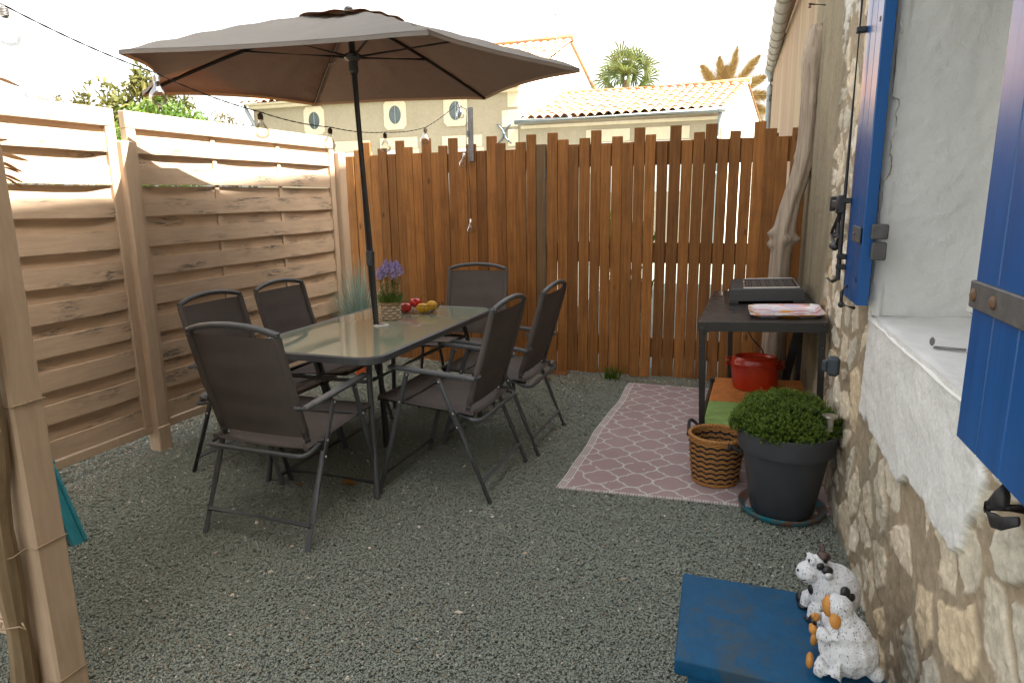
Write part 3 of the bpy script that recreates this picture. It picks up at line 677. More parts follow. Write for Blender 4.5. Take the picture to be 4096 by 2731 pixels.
fpost(-3.265, 2.845, .082, 1.752, 'beige square post between the two left fence panels', True)
fpost(-3.27, 4.86, .095, 1.80, 'beige square post in the far corner where beige fence meets brown fence')
fg = fpost(-1.845, 1.175, .09, 2.3, 'large beige post close to the camera at the left edge, bound with wire')
mb = MB(); mb.tube([(-1.897+.075*z+.005*math.sin(z*7), 1.092+.004*math.sin(z*9), z) for z in np.linspace(0, 1.25, 14)], [.031+.004*math.sin(i*1.7) for i in range(14)], 9, a=.5)
solo('wooden_stake', mb, M['post_old'], 'weathered greenish wooden stake tied beside the near left post', 'stake', (-1.90, 1.095, 0), smooth=True, angle=35)
wire = simple('tan_wire', (.33, .24, .15), .6, .2, .2)
for z, lb in ((.914, 'tan wire with clips, the highest of those round the near left post'), (.513, 'tan wire round the near left post and stake, at knee height'), (.097, 'tan wire round the near left post, the lowest near the ground')):
    mb = MB(); sx_ = -1.897+.075*z; mb.tube([(sx_-.03, 1.075, z-.02), (sx_+.0, 1.054, z-.012), (sx_+.035, 1.085, z-.006), (-1.835, 1.128, z-.003), (-1.80, 1.131, z-.002), (-1.7975, 1.137, z), (-1.7975, 1.216, z+.001), (-1.801, 1.222, z)], .0021, 6)
    if z > .7: mb.ell((-1.7965, 1.165, z+.001), (.004, .008, .005)); mb.ell((-1.7965, 1.182, z+.001), (.004, .007, .005))
    solo('tie_wire', mb, wire, lb, 'wire', (-1.845, 1.175, z), 'wires round the near left post', smooth=True)
for z, lb in ((.875, 'short twisted wire end on the stake under the highest wire'), (.30, 'short twisted wire on the stake between the middle and lowest wires')):
    sx_ = -1.897+.075*z; P_ = [(sx_-.035, 1.078, z-.004), (sx_, 1.053, z), (sx_+.036, 1.08, z), (sx_+.048, 1.088, z-.012), (sx_+.040, 1.085, z+.01)]
    mb = MB(); mb.tube(P_, .0026, 6); solo('tie_wire', mb, wire, lb, 'wire', P_[0], 'wires round the near left post', smooth=True)
# dry stem with leaves behind the near post
ds = thing('dry_vine', 'dry yellow leaves on a thin stem peeking out behind the near left post', 'plant', (-2.52, 1.66, 0))
mb = MB(); mb.tube([(-2.55, 1.60, 0), (-2.56, 1.62, .9), (-2.54, 1.64, 1.5), (-2.50, 1.69, 1.87)], [.008, .006, .005, .002], 6); part('stem', mb, M['bark'], ds)
mb = MB()
for (p, d, s) in (((-2.51, 1.68, 1.60), (.35, .9, -.12), .085), ((-2.51, 1.675, 1.575), (.3, .9, -.35), .07), ((-2.51, 1.69, 1.555), (.1, 1, -.15), .05), ((-2.51, 1.685, 1.53), (.4, .9, -.3), .055), ((-2.51, 1.69, 1.52), (.3, 1, -.55), .05), ((-2.50, 1.70, 1.855), (.5, 1, -.22), .07), ((-2.52, 1.66, 1.64), (.3, .8, .3), .06)):
    p = Vector(p); d = Vector(d).normalized(); sd_ = d.cross(Vector((.6, -.3, 1))).normalized(); V = []
    for i in range(6):
        t = i/5; wd = s*.2*math.sin(math.pi*min(1, t*.95+.05))**.8; c = p+d*s*t+Vector((0, 0, -.012*t*t)); V.append([(c-sd_*wd)[:], (c+Vector((.003, 0, .003)))[:], (c+sd_*wd)[:]])
    mb.grid(np.array(V), random.random())
part('leaves', mb, M['dryleaf'], ds)
# turquoise stool
tq = thing('stool', 'turquoise splayed-leg wooden stool standing on gravel behind the near left post', 'stool', (-2.93, 1.9, 0))
tm = blue_paint('turquoise_paint', (.03, .22, .27), (.10, .20, .2), .25)
for sx in (1, -1):
    mb = MB(); V = [(-2.93+sx*x, y, z) for (x, z) in ((.27, .0), (.14, .33), (.12, .33), (.25, .0)) for y in (1.825, 1.875)]
    mb.add(V, [[0, 1, 3, 2], [2, 3, 5, 4], [4, 5, 7, 6], [6, 7, 1, 0], [0, 2, 4, 6], [1, 7, 5, 3]]); mb.bar((-2.93+sx*.272, 1.878, .004), (-2.93+sx*.14, 1.878, .33), .016, .022, .005); part('leg', mb, tm, tq)
mb = MB(); mb.box((-2.935, 1.85, .335), (.25, .12, .02), .005); part('seat', mb, tm, tq)

# ================================================================== DINING SET
def make_chair():
    t = thing('folding_chair', '', 'chair', (0, 0, 0), 'folding chairs around the glass table', local=True)
    def arc(a, b, c, n=8):
        return [(np.array(a)*(1-u)**2+2*u*(1-u)*np.array(b)+u*u*np.array(c)) for u in np.linspace(0, 1, n)]
    # back: sling with rolled edges, tapering profile
    bp = [(.128, .428), (.100, .52), (.070, .62), (.040, .72), (.012, .82), (-.008, .90), (-.014, .925)]
    ys = np.array([p[0] for p in bp]); zs = np.array([p[1] for p in bp])
    zz_ = np.linspace(.452, .903, 16); yy_ = np.interp(zz_, zs, ys)
    mb = MB(); V = []
    for y, z in zip(yy_, zz_):
        row = []
        for x in np.linspace(-.213, .213, 17):
            s_ = 1-(x/.213)**2; row.append((x, y-.012*s_+.003*math.sin(z*55)*s_, z))
        V.append(row)
    mb.grid(np.array(V)); mb.grid(np.array(V)[:, ::-1]+np.array([0, -.0025, 0]))
    for sx in (-1, 1): mb.tube([(sx*.218, y, z) for y, z in zip(yy_, zz_)], .0165, 10)
    part('backrest', mb, M['textile'], t, smooth=True, angle=60)
    mb = MB()
    mb.tube([(-.218, .128, .405), *[(-.218, y, z) for y, z in bp]], .0128, 8); mb.tube([(.218, .128, .405), *[(.218, y, z) for y, z in bp]], .0128, 8)
    mb.tube([(-.224, -.010, .912), (-.205, -.014, .921), (-.15, -.021, .936), (-.08, -.026, .946), (0, -.028, .950), (.08, -.026, .946), (.15, -.021, .936), (.205, -.014, .921), (.224, -.010, .912)], .0135, 10)
    part('back_frame', mb, M['metal'], t, smooth=True, angle=50)
    mb = MB(); V = []
    for y in np.linspace(.085, .597, 14):
        z = .420+.040*(y-.085)/.512; row = []
        for x in np.linspace(-.232, .232, 15): row.append((x, y, z-.010*(1-(x/.232)**2)*(1 if y < .55 else .3)))
        V.append(row)
    mb.grid(np.array(V)); mb.grid(np.array(V)[:, ::-1]+np.array([0, 0, -.0025]))
    for sx in (-1, 1): mb.tube([(sx*.236, .085, .420), (sx*.236, .597, .460)], .0145, 10)
    mb.tube([(-.236, .597, .457), (.236, .597, .457)], .0105, 10)
    part('seat', mb, M['textile'], t, smooth=True, angle=60)
    for sx in (-1, 1):
        X_ = .268*sx
        mb = MB(); mb.tube([(X_, .592, 0), (X_, .505, .31), (X_, .418, .606)], .0128, 10, sq=(1, .85)); part('leg', mb, M['metal'], t, smooth=True, angle=50)
        mb = MB(); mb.tube([(X_, .0, 0), (X_, .085, .205), (X_, .158, .385)], .0128, 10, sq=(1, .85)); mb.bar((X_+.008*sx, .145, .345), (X_+.008*sx, .248, .592), .024, .009, .003, up=(1, 0, 0))
        part('leg', mb, M['metal'], t, smooth=True, angle=50)
        mb = MB(); mb.bar((X_+.004*sx, .510, .633), (X_+.004*sx, .10, .607), .038, .019, .007); mb.bar((X_+.004*sx, .115, .608), (X_-.004*sx, .060, .600), .034, .018, .006); mb.tube([(X_-.004*sx, .066, .600), (.222*sx, .056, .602)], .011, 8); part('armrest', mb, M['metal'], t)
    mb = MB(); mb.tube([(-.25, .165, .418), (-.252, .10, .402), *arc((-.252, .085, .40), (-.25, .052, .395), (-.215, .05, .395)), *arc((.215, .05, .395), (.25, .052, .395), (.252, .085, .40)), (.252, .10, .402), (.25, .165, .418)], .0105, 10)
    part('rear_bar', mb, M['metal'], t, smooth=True, angle=60)
    mb = MB(); mb.tube([(-.268, .038, .098), (.268, .038, .098)], .0105, 8); part('stretcher', mb, M['metal'], t, smooth=True, angle=50)
    mb = MB(); mb.tube([(-.268, .572, .068), (.268, .572, .068)], .0100, 8); part('stretcher', mb, M['metal'], t, smooth=True, angle=50)
    mb = MB(); mb.tube([(-.268, .17, .43), (-.218, .135, .43)], .009, 8); part('pivot_bar', mb, M['metal'], t, smooth=True, angle=50); mb = MB(); mb.tube([(.268, .17, .43), (.218, .135, .43)], .009, 8); part('pivot_bar', mb, M['metal'], t, smooth=True, angle=50)
    mb = MB(); mb.tube([(-.268, .465, .455), (.268, .465, .455)], .006, 8); part('pivot_bar', mb, M['metal'], t, smooth=True, angle=50)
    for sx in (-1, 1):
        for (y, z, o_) in ((.460, .46, .012), (.172, .43, .018), (.155, .362, .015), (.412, .60, .014), (.242, .578, .016), (.11, .604, .020)):
            mb = MB(); mb.ell((sx*(.268+o_), y, z), (.0035, .006, .006), n=8); part('bolt', mb, M['bolt'], t, smooth=True)
        mb = MB(); mb.ell((sx*.20, .128, .432), (.004, .006, .006), n=8); part('bolt', mb, M['bolt'], t, smooth=True)
    return t
ch0 = make_chair()
chairs = [(-1.96, 2.112, 0, 0, 'taupe mesh folding chair nearest the camera, back turned to it, at the near table end'),
          (-1.137, 3.04, 90, .006, 'nearer taupe mesh folding chair of the two on the right side of the table'),
          (-1.10, 3.69, 90, 0, 'farther taupe mesh folding chair of the two on the right side, by the gate'),
          (-2.812, 2.90, -90, -.014, 'nearer taupe mesh folding chair of the two between the table and beige fence'),
          (-2.80, 3.46, -90, -.014, 'farther taupe mesh folding chair of the two between the table and beige fence'),
          (-1.955, 4.62, 186, -.004, 'taupe mesh folding chair at the far end of the table, facing the camera')]
for i, (x, y, rz, dz, lab) in enumerate(chairs):
    c = ch0 if i == 0 else dup(ch0)
    c.location = (x, y, dz); c.rotation_euler = (0, 0, R(rz)); c['label'] = lab

TX, TY, TZ, HX, HY = -2.0, 3.30, .724, .405, .745
tb = thing('glass_table', 'rectangular garden table with frosted greenish glass top and dark metal frame under the parasol', 'table', (TX, TY, 0))
def rrect(hx, hy, r, n=10):
    P = []
    for cx_, cy_, a0 in ((hx-r, hy-r, 0), (-hx+r, hy-r, 90), (-hx+r, -hy+r, 180), (hx-r, -hy+r, 270)):
        for i in range(n): a = R(a0+90*i/(n-1)); P.append((cx_+r*math.cos(a), cy_+r*math.sin(a)))
    return P
O_ = rrect(HX, HY, .10); I_ = rrect(HX-.020, HY-.020, .085)
mb = MB(); m = len(O_)
prof = [(O_, TZ-.003), (O_, TZ-.032), (I_, TZ-.035), (I_, TZ-.0005), ([(a*.5+c*.5, b*.5+d*.5) for (a, b), (c, d) in zip(O_, I_)], TZ+.003)]
V = np.array([[(TX+p[0], TY+p[1], z) for p in P_] for P_, z in prof]); V = np.concatenate([V, V[:1]])
mb.grid(V, closed=True); part('table_frame', mb, M['metal'], tb, smooth=True, angle=40)
mb = MB(); G_ = rrect(HX-.019, HY-.019, .085); n_ = len(G_)
hole_ = [(.032*math.cos(t), .032*math.sin(t)) for t in np.linspace(0, 2*math.pi, n_, endpoint=False)]
V = np.array([[(TX+p[0], TY+p[1], z) for p in P_] for P_, z in ((G_, TZ-.005), (G_, TZ-.0005), (hole_, TZ-.0005), (hole_, TZ-.005), (G_, TZ-.005))]); mb.grid(V, closed=True)
part('tabletop', mb, M['frost'], tb)
mb = MB(); mb.lathe([(.022, TZ-.02), (.03, TZ-.02), (.03, TZ), (.042, TZ), (.044, TZ+.003), (.040, TZ+.007), (.021, TZ+.007)], (TX, TY, 0), 28); part('parasol_ring', mb, M['white'], tb, smooth=True, angle=40)
for sx in (-1, 1):
    for sy in (-1, 1):
        mb = MB(); mb.tube([(TX+sx*.20, TY+sy*.40, TZ-.034), (TX+sx*.235, TY+sy*.50, TZ-.05), (TX+sx*.262, TY+sy*.565, TZ-.09), (TX+sx*.272, TY+sy*.585, TZ-.16), (TX+sx*.29, TY+sy*.61, .40), (TX+sx*.325, TY+sy*.655, 0)], .0145, 12); part('leg', mb, M['metal'], tb, smooth=True, angle=60)
zc = TZ-.16
mb = MB()
for sy in (-1, 1): mb.tube([(TX-.262, TY+sy*.56, zc), (TX-.24, TY+sy*.575, zc), (TX, TY+sy*.578, zc), (TX+.24, TY+sy*.575, zc), (TX+.262, TY+sy*.56, zc)], .0095, 10)
for sx in (-1, 1): mb.tube([(TX+sx*.262, TY-.56, zc), (TX+sx*.255, TY, zc), (TX+sx*.262, TY+.56, zc)], .0095, 10)
part('brace', mb, M['metal'], tb, smooth=True)
for sx in (-1, 1):
    for sy in (-1, 1):
        for c_ in ((TX+sx*.275, TY+sy*.565, zc), (TX+sx*.262, TY+sy*.545, zc+.004)): mb = MB(); mb.ell(c_, (.006, .006, .006), n=8); part('bolt', mb, M['bolt'], tb, smooth=True)

# ------------------------------------------------------------------ parasol
um = thing('parasol', 'large taupe six-sided parasol with a vented crown standing through the glass table', 'parasol', (-2.0, 3.29, 0))
AP = np.array([-2.088, 3.30, 2.372])
tips = [np.array(p) for p in ((-2.598, 2.303, 2.05), (-1.242, 2.506, 2.05), (-.890, 3.47, 2.045), (-1.706, 4.23, 2.05), (-2.864, 4.022, 2.05), (-3.11, 2.87, 1.993))]
def rib(i, u, dz=0.): 
    t = tips[i % 6]; p = AP*(1-u)+t*u; p[2] = AP[2]-(AP[2]-t[2])*(u**1.22)+dz; return p
NU, NV = 26, 26
def canopy_pts(i, dz, vent=0.):
    V = []
    for u in np.linspace(.10 if not vent else 0, 1, NU):
        row = []
        for v in np.linspace(0, 1, NV):
            uu = u
            a, b = rib(i, uu), rib(i+1, uu); p = a*(1-v)+b*v; w_ = 4*v*(1-v)
            sc_k = (.025, .06, .055, .055, .085, .095)[i]; cut = sc_k*w_*u**3                       # scalloped hem
            c_ = np.array([AP[0], AP[1], p[2]]); p = p+(c_-p)*cut; p[2] += .02*cut/.07
            sag = .030*w_*math.sin(math.pi*min(u, 1)*.9)
            wr = .010*math.sin(v*26+u*5+i)*math.exp(-((v-.5)/.36)**2)*u*(1-u)*1.8+.006*math.sin(u*38+v*9+2*i)*(math.exp(-(v/.16)**2)+math.exp(-((1-v)/.16)**2))*u
            p[2] += -sag+wr*.8+dz; row.append(p)
        V.append(row)
    return np.array(V)
mb = MB()
for i in range(6):
    a = canopy_pts(i, .008); b = canopy_pts(i, .0055)
    mb.grid(a, i/6); mb.grid(b[:, ::-1], i/6)
    e = np.stack([a[-1], b[-1]]); mb.grid(e, i/6)
    # hem strip
    h = a[-2:].copy(); h2 = h.copy(); h2[0] = a[-1]; h2[1] = a[-1]+np.array([0, 0, -.018]); mb.grid(h2, i/6)
can = part('canopy', mb, M['canopy'], um, smooth=True, angle=60)
mb = MB()
for i in range(6):
    V = []
    for u in np.linspace(.0, .25, 8):
        row = []
        for v in np.linspace(0, 1, 16):
            a, b = rib(i, u), rib(i+1, u); p = a*(1-v)+b*v; w_ = 4*v*(1-v)
            p[2] = p[2]+.016*(1-u*1.3)+.010*w_*(u/.3)**2+.006*math.sin(v*15+i*2)*(u/.3)**2+.010*(u/.3); row.append(p)
        V.append(row)
    V = np.array(V); mb.grid(V, i/6); mb.grid(V[:, ::-1]-np.array([0, 0, .003]), i/6)
part('vent', mb, M['canopy'], can, smooth=True, angle=60)
mb = MB(); PB, PT = np.array([-2.0, 3.29, 0.]), np.array([-2.093, 3.30, 2.39]); at = lambda z: PB+(PT-PB)*z/2.39
mb.tube([at(0), at(1.12)], .0212, 16); mb.tube([at(1.12), at(2.385)], .0200, 16); mb.lathe([(.0, .022), (.018, .020), (.024, .010), (.022, 0), (.019, -.04)], at(2.39), 16); part('pole', mb, M['metal'], um, smooth=True, angle=40)
mb = MB(); mb.lathe([(.0212, -.05), (.0235, -.045), (.0235, .0), (.0245, .004), (.0245, .03), (.0205, .034)], at(1.115), 18); part('joint', mb, M['metal'], um, smooth=True, angle=40)
HZ = 2.155
mb = MB(); h = at(HZ); mb.lathe([(.02, -.075), (.024, -.07), (.027, -.055), (.0245, -.05), (.0265, -.04), (.024, -.033), (.026, -.022), (.024, -.015), (.034, -.005), (.046, .005), (.047, .018), (.034, .026), (.021, .03)], h, 18); part('hub', mb, M['metal'], um, smooth=True, angle=40)
for i in range(6):
    mb = MB(); mb.tube([rib(i, u, -.006-.006*(1-u)) for u in np.linspace(.03, .99, 14)], .0075, 8, sq=(.8, 1.2)); rb = part('rib', mb, M['black'], um, smooth=True, angle=50)
    mb = MB(); j = rib(i, .50, -.016); d = (j-h); d[2] = 0; d = d/np.linalg.norm(d); mb.tube([h+d*.04+np.array([0, 0, .01]), j], .0065, 8); part('strut', mb, M['black'], rb, smooth=True, angle=50)

# ------------------------------------------------------------------ things on the table
fp = thing('potted_flower', 'mauve flowering plant in a small woven pot on the glass table beside the parasol pole', 'plant', (-2.052, 3.50, TZ))
def woven(prof, n, rows, c, colf, amp=.006, cols=120):
    """basket wall: bumps alternate from row to row"""
    rs = np.array([p[0] for p in prof]); zs = np.array([p[1] for p in prof]); V = []; Cc = []
    NZ = rows*6+1
    for j in range(NZ):
        t = j/(NZ-1); z = zs[0]+(zs[-1]-zs[0])*t; r = np.interp(z, zs, rs); row = j/6; ph = math.pi*(int(row) % 2); bulge_ = abs(math.sin(math.pi*row))
        for k_ in range(cols):
            a = 2*math.pi*k_/cols; s_ = math.sin(n*a+ph); rr = r+amp*bulge_*(.4+.6*s_)-amp*.4*(1-bulge_)
            V.append((c[0]+rr*math.cos(a), c[1]+rr*math.sin(a), c[2]+z+.002*math.sin(n*a+ph)*amp/.006)); Cc.append(colf(min(row, rows-.01), s_, bulge_, a))
    mb = MB(); mb.grid(np.array(V).reshape(NZ, cols, 3), closed=True); return mb, np.array(Cc)
def hy(row, s_, b, a):
    t = rng.random()*.12; base = np.array([.62, .54, .43]) if s_ > .1 else np.array([.44, .30, .18])
    if row >= 5.0: base = np.array([.42, .29, .17])
    return base*(.35+.65*b)*(.9+t)
mb, cc = woven([(.053, 0), (.060, .05), (.060, .085), (.056, .102)], 7, 6, (-2.052, 3.50, TZ), hy, .006, 108)
mb2 = MB(); 
part('pot', mb, M['hyacinth'], fp, smooth=True, vcol=cc)
mb = MB(); mb.tube([(-2.052+.060*math.cos(t), 3.50+.060*math.sin(t), TZ+.102) for t in np.linspace(0, 2*math.pi, 28, endpoint=False)], .005, 8, closed=True); part('rim', mb, simple('hyacinth_rim', (.32, .20, .10), .8, 0, .3, 60), fp, smooth=True)
mb = MB(); mb.lathe([(.0, .088), (.056, .088)], (-2.052, 3.50, TZ), 20); part('soil', mb, simple('dark_soil', (.03, .022, .015), .95, 0, .4, 80, .6, 120, .005), fp)
Q = []; PQ = []; cx_, cy_ = -2.052, 3.50
heads = []
stems = []
for i in range(9):
    a = i*2.4; r = .012+.028*math.sqrt(i/9); b_ = np.array([cx_+r*math.cos(a), cy_+r*math.sin(a), TZ+.09]); tp = np.array([cx_+(r+.012)*math.cos(a)*1.25, cy_+(r+.012)*math.sin(a)*1.25, TZ+.275+rng.uniform(-.012, .03)])
    stems.append((b_, tp)); heads.append(tp)
    for j in range(26):
        t = rng.uniform(.05, .92); p = b_+(tp-b_)*t; aa = rng.uniform(0, 6.28); d = np.array([math.cos(aa), math.sin(aa), .5]); l = rng.uniform(.018, .04); wd = np.array([-math.sin(aa), math.cos(aa), 0])*.0045
        m_ = p+d*l*.6; e = p+d*l+np.array([0, 0, -.008]); Q += [[p-wd*.5, p+wd*.5, m_+wd, m_-wd], [m_-wd, m_+wd, e+wd*.2, e-wd*.2]]
for j in range(520):
    a = rng.uniform(0, 6.28); r = .056*math.sqrt(rng.random()); p = np.array([cx_+r*math.cos(a), cy_+r*math.sin(a), TZ+.092]); d = np.array([math.cos(a)*r*9+rng.normal(0, .3), math.sin(a)*r*9+rng.normal(0, .3), 1.]); d /= np.linalg.norm(d); l = rng.uniform(.03, .075); wd = np.cross(d, rng.normal(0, 1, 3)); wd = wd/np.linalg.norm(wd)*.0022
    Q.append([p-wd, p+wd, p+d*l+wd*.3, p+d*l-wd*.3])
mb = MB(); mb.quads(Q); part('leaves', mb, M['stemleaf'], fp)
mb = MB()
for b_, tp in stems: mb.tube([b_, (b_+tp)/2+rng.normal(0, .003, 3), tp], .0014, 5, a=.4)
part('stems', mb, M['stemleaf'], fp)
for h_ in heads:
    for j in range(95):
        t = rng.random(); aa = rng.uniform(0, 6.28); rr = .027*math.sin(math.pi*min(1, t*.8+.18))*rng.uniform(.5, 1.1); p = h_+np.array([rr*math.cos(aa), rr*math.sin(aa), -.02+.066*t]); n_v = np.array([math.cos(aa), math.sin(aa), rng.uniform(-.3, .8)]); u_ = np.cross(n_v, rng.normal(0, 1, 3)); u_ /= np.linalg.norm(u_); v_ = np.cross(n_v, u_); s_ = rng.uniform(.005, .0095)
        PQ.append([p-u_*s_, p+v_*s_*.8, p+u_*s_+n_v*.003, p-v_*s_*.8])
mb = MB(); mb.quads(PQ); part('flowers', mb, M['petal'], fp)
# wire basket with fruit
bc = np.array([-2.0, 3.745, TZ]); bd = np.array([.985, .17, 0]); bd /= np.linalg.norm(bd); bn = np.array([-bd[1], bd[0], 0])
bk = thing('wire_basket', 'thin black wire fruit basket on the far half of the glass table', 'basket', tuple(bc))
def ring(lx, ly, z, n=40): return [bc+bd*lx*math.copysign(abs(math.cos(t))**.6, math.cos(t))+bn*ly*math.copysign(abs(math.sin(t))**.6, math.sin(t))+np.array([0, 0, z]) for t in np.linspace(0, 2*math.pi, n, endpoint=False)]
mb = MB(); top = ring(.145, .075, .058); bot = ring(.095, .045, .003); mid = ring(.13, .066, .03)
mb.tube(top, .0018, 6, closed=True); mb.tube(bot, .0014, 6, closed=True)
for i in range(0, 40, 4): mb.tube([top[i], mid[i], bot[i]], .0013, 5)
for i in range(0, 40): mb.tube([mid[i], bot[(i+1) % 40]], .0005, 3); mb.tube([mid[i], bot[(i-1) % 40]], .0005, 3); mb.tube([top[i], mid[(i+1) % 40]], .0005, 3); mb.tube([top[i], mid[(i-1) % 40]], .0005, 3)
part('frame', mb, M['black'], bk, smooth=True)
mb = MB(); mb.tube([bc+bd*(.02+.022*math.cos(t))*1+bn*.078+np.array([0, 0, .058+.045*math.sin(t)]) for t in np.linspace(0, math.pi, 12)], .0016, 6); part('handle', mb, M['black'], bk, smooth=True)
tomm = simple('red_tomato_skin', (.50, .018, .010), .22, 0, .15, 14, coat=.4); lemm = simple('yellow_lemon_skin', (.62, .33, .012), .4, 0, .12, 20, .3, 300, .001)
def tomato(off, lab):
    c = bc+bd*off[0]+bn*off[1]+np.array([0, 0, off[2]]); t = thing('tomato', lab, 'tomato', tuple(c), 'tomatoes in the wire basket')
    V = []; 
    for i in range(15):
        ph = math.pi*i/14
        for k_ in range(24):
            a = 2*math.pi*k_/24; r = .038*math.sin(ph)*(1+.025*math.cos(5*a)); V.append((c[0]+r*math.cos(a), c[1]+r*math.sin(a), c[2]+.033*math.cos(ph)-(.006*math.exp(-(ph/.3)**2))))
    m_ = MB(); m_.grid(np.array(V).reshape(15, 24, 3), closed=True); part('flesh', m_, tomm, t, smooth=True)
    m_ = MB(); 
    for k_ in range(5):
        a = k_*1.257; m_.add([c+np.array([0, 0, .030]), c+np.array([.012*math.cos(a-.25), .012*math.sin(a-.25), .031]), c+np.array([.019*math.cos(a), .019*math.sin(a), .034]), c+np.array([.012*math.cos(a+.25), .012*math.sin(a+.25), .031])], [[0, 1, 2, 3]])
    part('calyx', m_, M['stemleaf'], t)
tomato((-.070, -.02, .036), 'red tomato at the left end of the wire basket, lying lower and in front')
tomato((-.022, .030, .060), 'red tomato resting higher, behind the front tomato in the wire basket')
def lemon(off, rz, lab):
    c = bc+bd*off[0]+bn*off[1]+np.array([0, 0, off[2]]); m_ = MB(); V = []
    for i in range(17):
        t = -1+2*i/16; r = .031*max(0, 1-abs(t)**2.3)**.62+(.005 if abs(t) > .93 else 0)*(1-abs(t))*10
        for k_ in range(18):
            a = 2*math.pi*k_/18; V.append((t*.044, r*math.cos(a), r*math.sin(a)))
    V = np.array(V) @ np.array(Euler((0, .1, rz)).to_matrix()).T+c; m_.grid(V.reshape(17, 18, 3), closed=True); solo('lemon', m_, lemm, lab, 'lemon', tuple(c), 'lemons in the wire basket', smooth=True)
lemon((.040, -.015, .033), .5, 'yellow lemon in the middle of the wire basket, next to the tomatoes')
lemon((.090, .012, .046), 1.2, 'yellow lemon at the right end of the wire basket')
# potted blue grass behind the table
bg_ = thing('grass_pot', 'spiky blue-green grass in an orange pot beside the far end of the beige fence', 'plant', (-3.06, 4.72, 0))
mb = MB(); c = np.array([-3.06, 4.72, 0.]); mb.lathe([(.0, .002), (.062, .002), (.078, .135), (.088, .135), (.088, .165), (.078, .165), (.074, .14), (.0, .14)], c, 28); part('pot', mb, simple('orange_terracotta', (.62, .13, .03), .6, 0, .12, 12), bg_, smooth=True, angle=40)
Q = []; A_ = []
for i in range(520):
    a = rng.uniform(0, 6.28); r = .05*math.sqrt(rng.random()); p = c+np.array([r*math.cos(a), r*math.sin(a), .14]); a2 = a+rng.normal(0, .5); out = rng.uniform(.05, .62)**1.3; l = rng.uniform(.50, .92); wd = np.array([-math.sin(a2), math.cos(a2), 0])*rng.uniform(.003, .0055); prev = p; col = rng.random()
    for j in range(1, 6):
        t = j/5; q_ = p+np.array([math.cos(a2)*out*l*(t**1.6), math.sin(a2)*out*l*(t**1.6), l*(t-.38*out*t*t*1.6)]); w1 = wd*(1-(j-1)/5.2); w2 = wd*(1-j/5.2); Q.append([prev-w1, prev+w1, q_+w2, q_-w2]); A_.append(col); prev = q_
mb = MB(); mb.quads(Q, A_); part('blades', mb, M['bluegrass'], bg_)

# ------------------------------------------------------------------ string of bulbs
BX = -2.258
bul = [(1.60, 2.035), (2.159, 1.921), (2.743, 1.838), (3.306, 1.818), (3.893, 1.838), (4.459, 1.916), (5.034, 2.149)]
pts = [(-2.25, 1.1, 2.20)]; full = [(1.1, 2.20)]+bul+[(5.195, 2.118)]
path = []
for (y0, z0_), (y1, z1_) in zip(full[:-1], full[1:]):
    for t in np.linspace(0, 1, 10, endpoint=False): path.append((BX, y0+(y1-y0)*t, z0_+(z1_-z0_)*t-.012*4*t*(1-t)))
path += [(-2.262, 5.197, 2.118), (-2.268, 5.198, 2.0), (-2.272, 5.192, 1.80), (-2.26, 5.192, 1.70), (-2.25, 5.20, 1.5), (-2.248, 5.205, 1.26)]
mb = MB()
for ph in (0, math.pi):
    P_ = []
    for i in range(len(path)*3):
        t = i/3; a = path[int(t)]; b = path[min(int(t)+1, len(path)-1)]; f_ = t-int(t); p = np.array(a)*(1-f_)+np.array(b)*f_; s_ = i*1.05+ph; P_.append(p+np.array([.0016*math.cos(s_), 0, .0016*math.sin(s_)]))
    mb.tube(P_, .0016, 5)
solo('light_cable', mb, simple('black_cable', (.02, .018, .016), .6), 'twisted black cable of the string lights sagging from upper left to the back fence', 'cable', (BX, 5.2, 1.7), smooth=True)
capm = simple('bronze_cap', (.16, .11, .06), .35, .7, .15); cap2 = simple('silver_cap', (.6, .58, .55), .25, .9, .1)
def bulb(p, cm, lab, tilt=(0, 0, 0)):
    t = thing('light_bulb', lab, 'light bulb', tuple(p), 'clear bulbs of the string lights', local=True)
    mb = MB(); pr = [(.0, .0), (.004, -.001), (.0055, -.006), (.012, -.010)]
    for i in range(5): pr += [(.0135, -.013-i*.0045), (.0122, -.0152-i*.0045)]
    pr += [(.0125, -.036)]; mb.lathe(pr, n=16); part('cap', mb, cm, t, smooth=True, angle=40)
    mb = MB(); pr = [(.0118, -.036), (.012, -.046), (.017, -.056), (.0255, -.068), (.032, -.080), (.0345, -.092), (.032, -.105), (.024, -.116), (.012, -.1205), (.0, -.122)]
    mb.lathe(pr, n=24); part('glass', mb, M['bulb'], t, smooth=True)
    mb = MB(); mb.lathe([(.004, -.036), (.0035, -.055), (.002, -.06), (.0, -.062)], n=8); part('filament_stem', mb, M['bulb'], t, smooth=True); t.rotation_euler = tilt
names = ['clear bulb at the top left corner of the view, nearest on the cable', 'clear bulb hanging before the left corner of the parasol canopy', 'clear bulb hanging below the parasol over the beige fence top', 'clear bulb at the lowest sag of the cable, left of the parasol pole', 'clear bulb just right of the parasol pole, before the brown fence tops', 'clear bulb second from the metal bracket, before the brown fence tops', 'clear bulb on the cable right beside the metal bracket']
for i, (y, z) in enumerate(bul): bulb((BX, y, z), cap2 if i in (0, 1, 6) else capm, names[i], (rng.normal(0, .05), rng.normal(0, .05), i))
bulb((-2.282, 5.175, 1.785), cap2, 'clear bulb dangling tilted against the brown fence just below the metal bracket', (.1, .22, 0))
bulb((-2.248, 5.19, 1.262), cap2, 'clear bulb at the loose lower end of the cable, halfway down the brown fence')

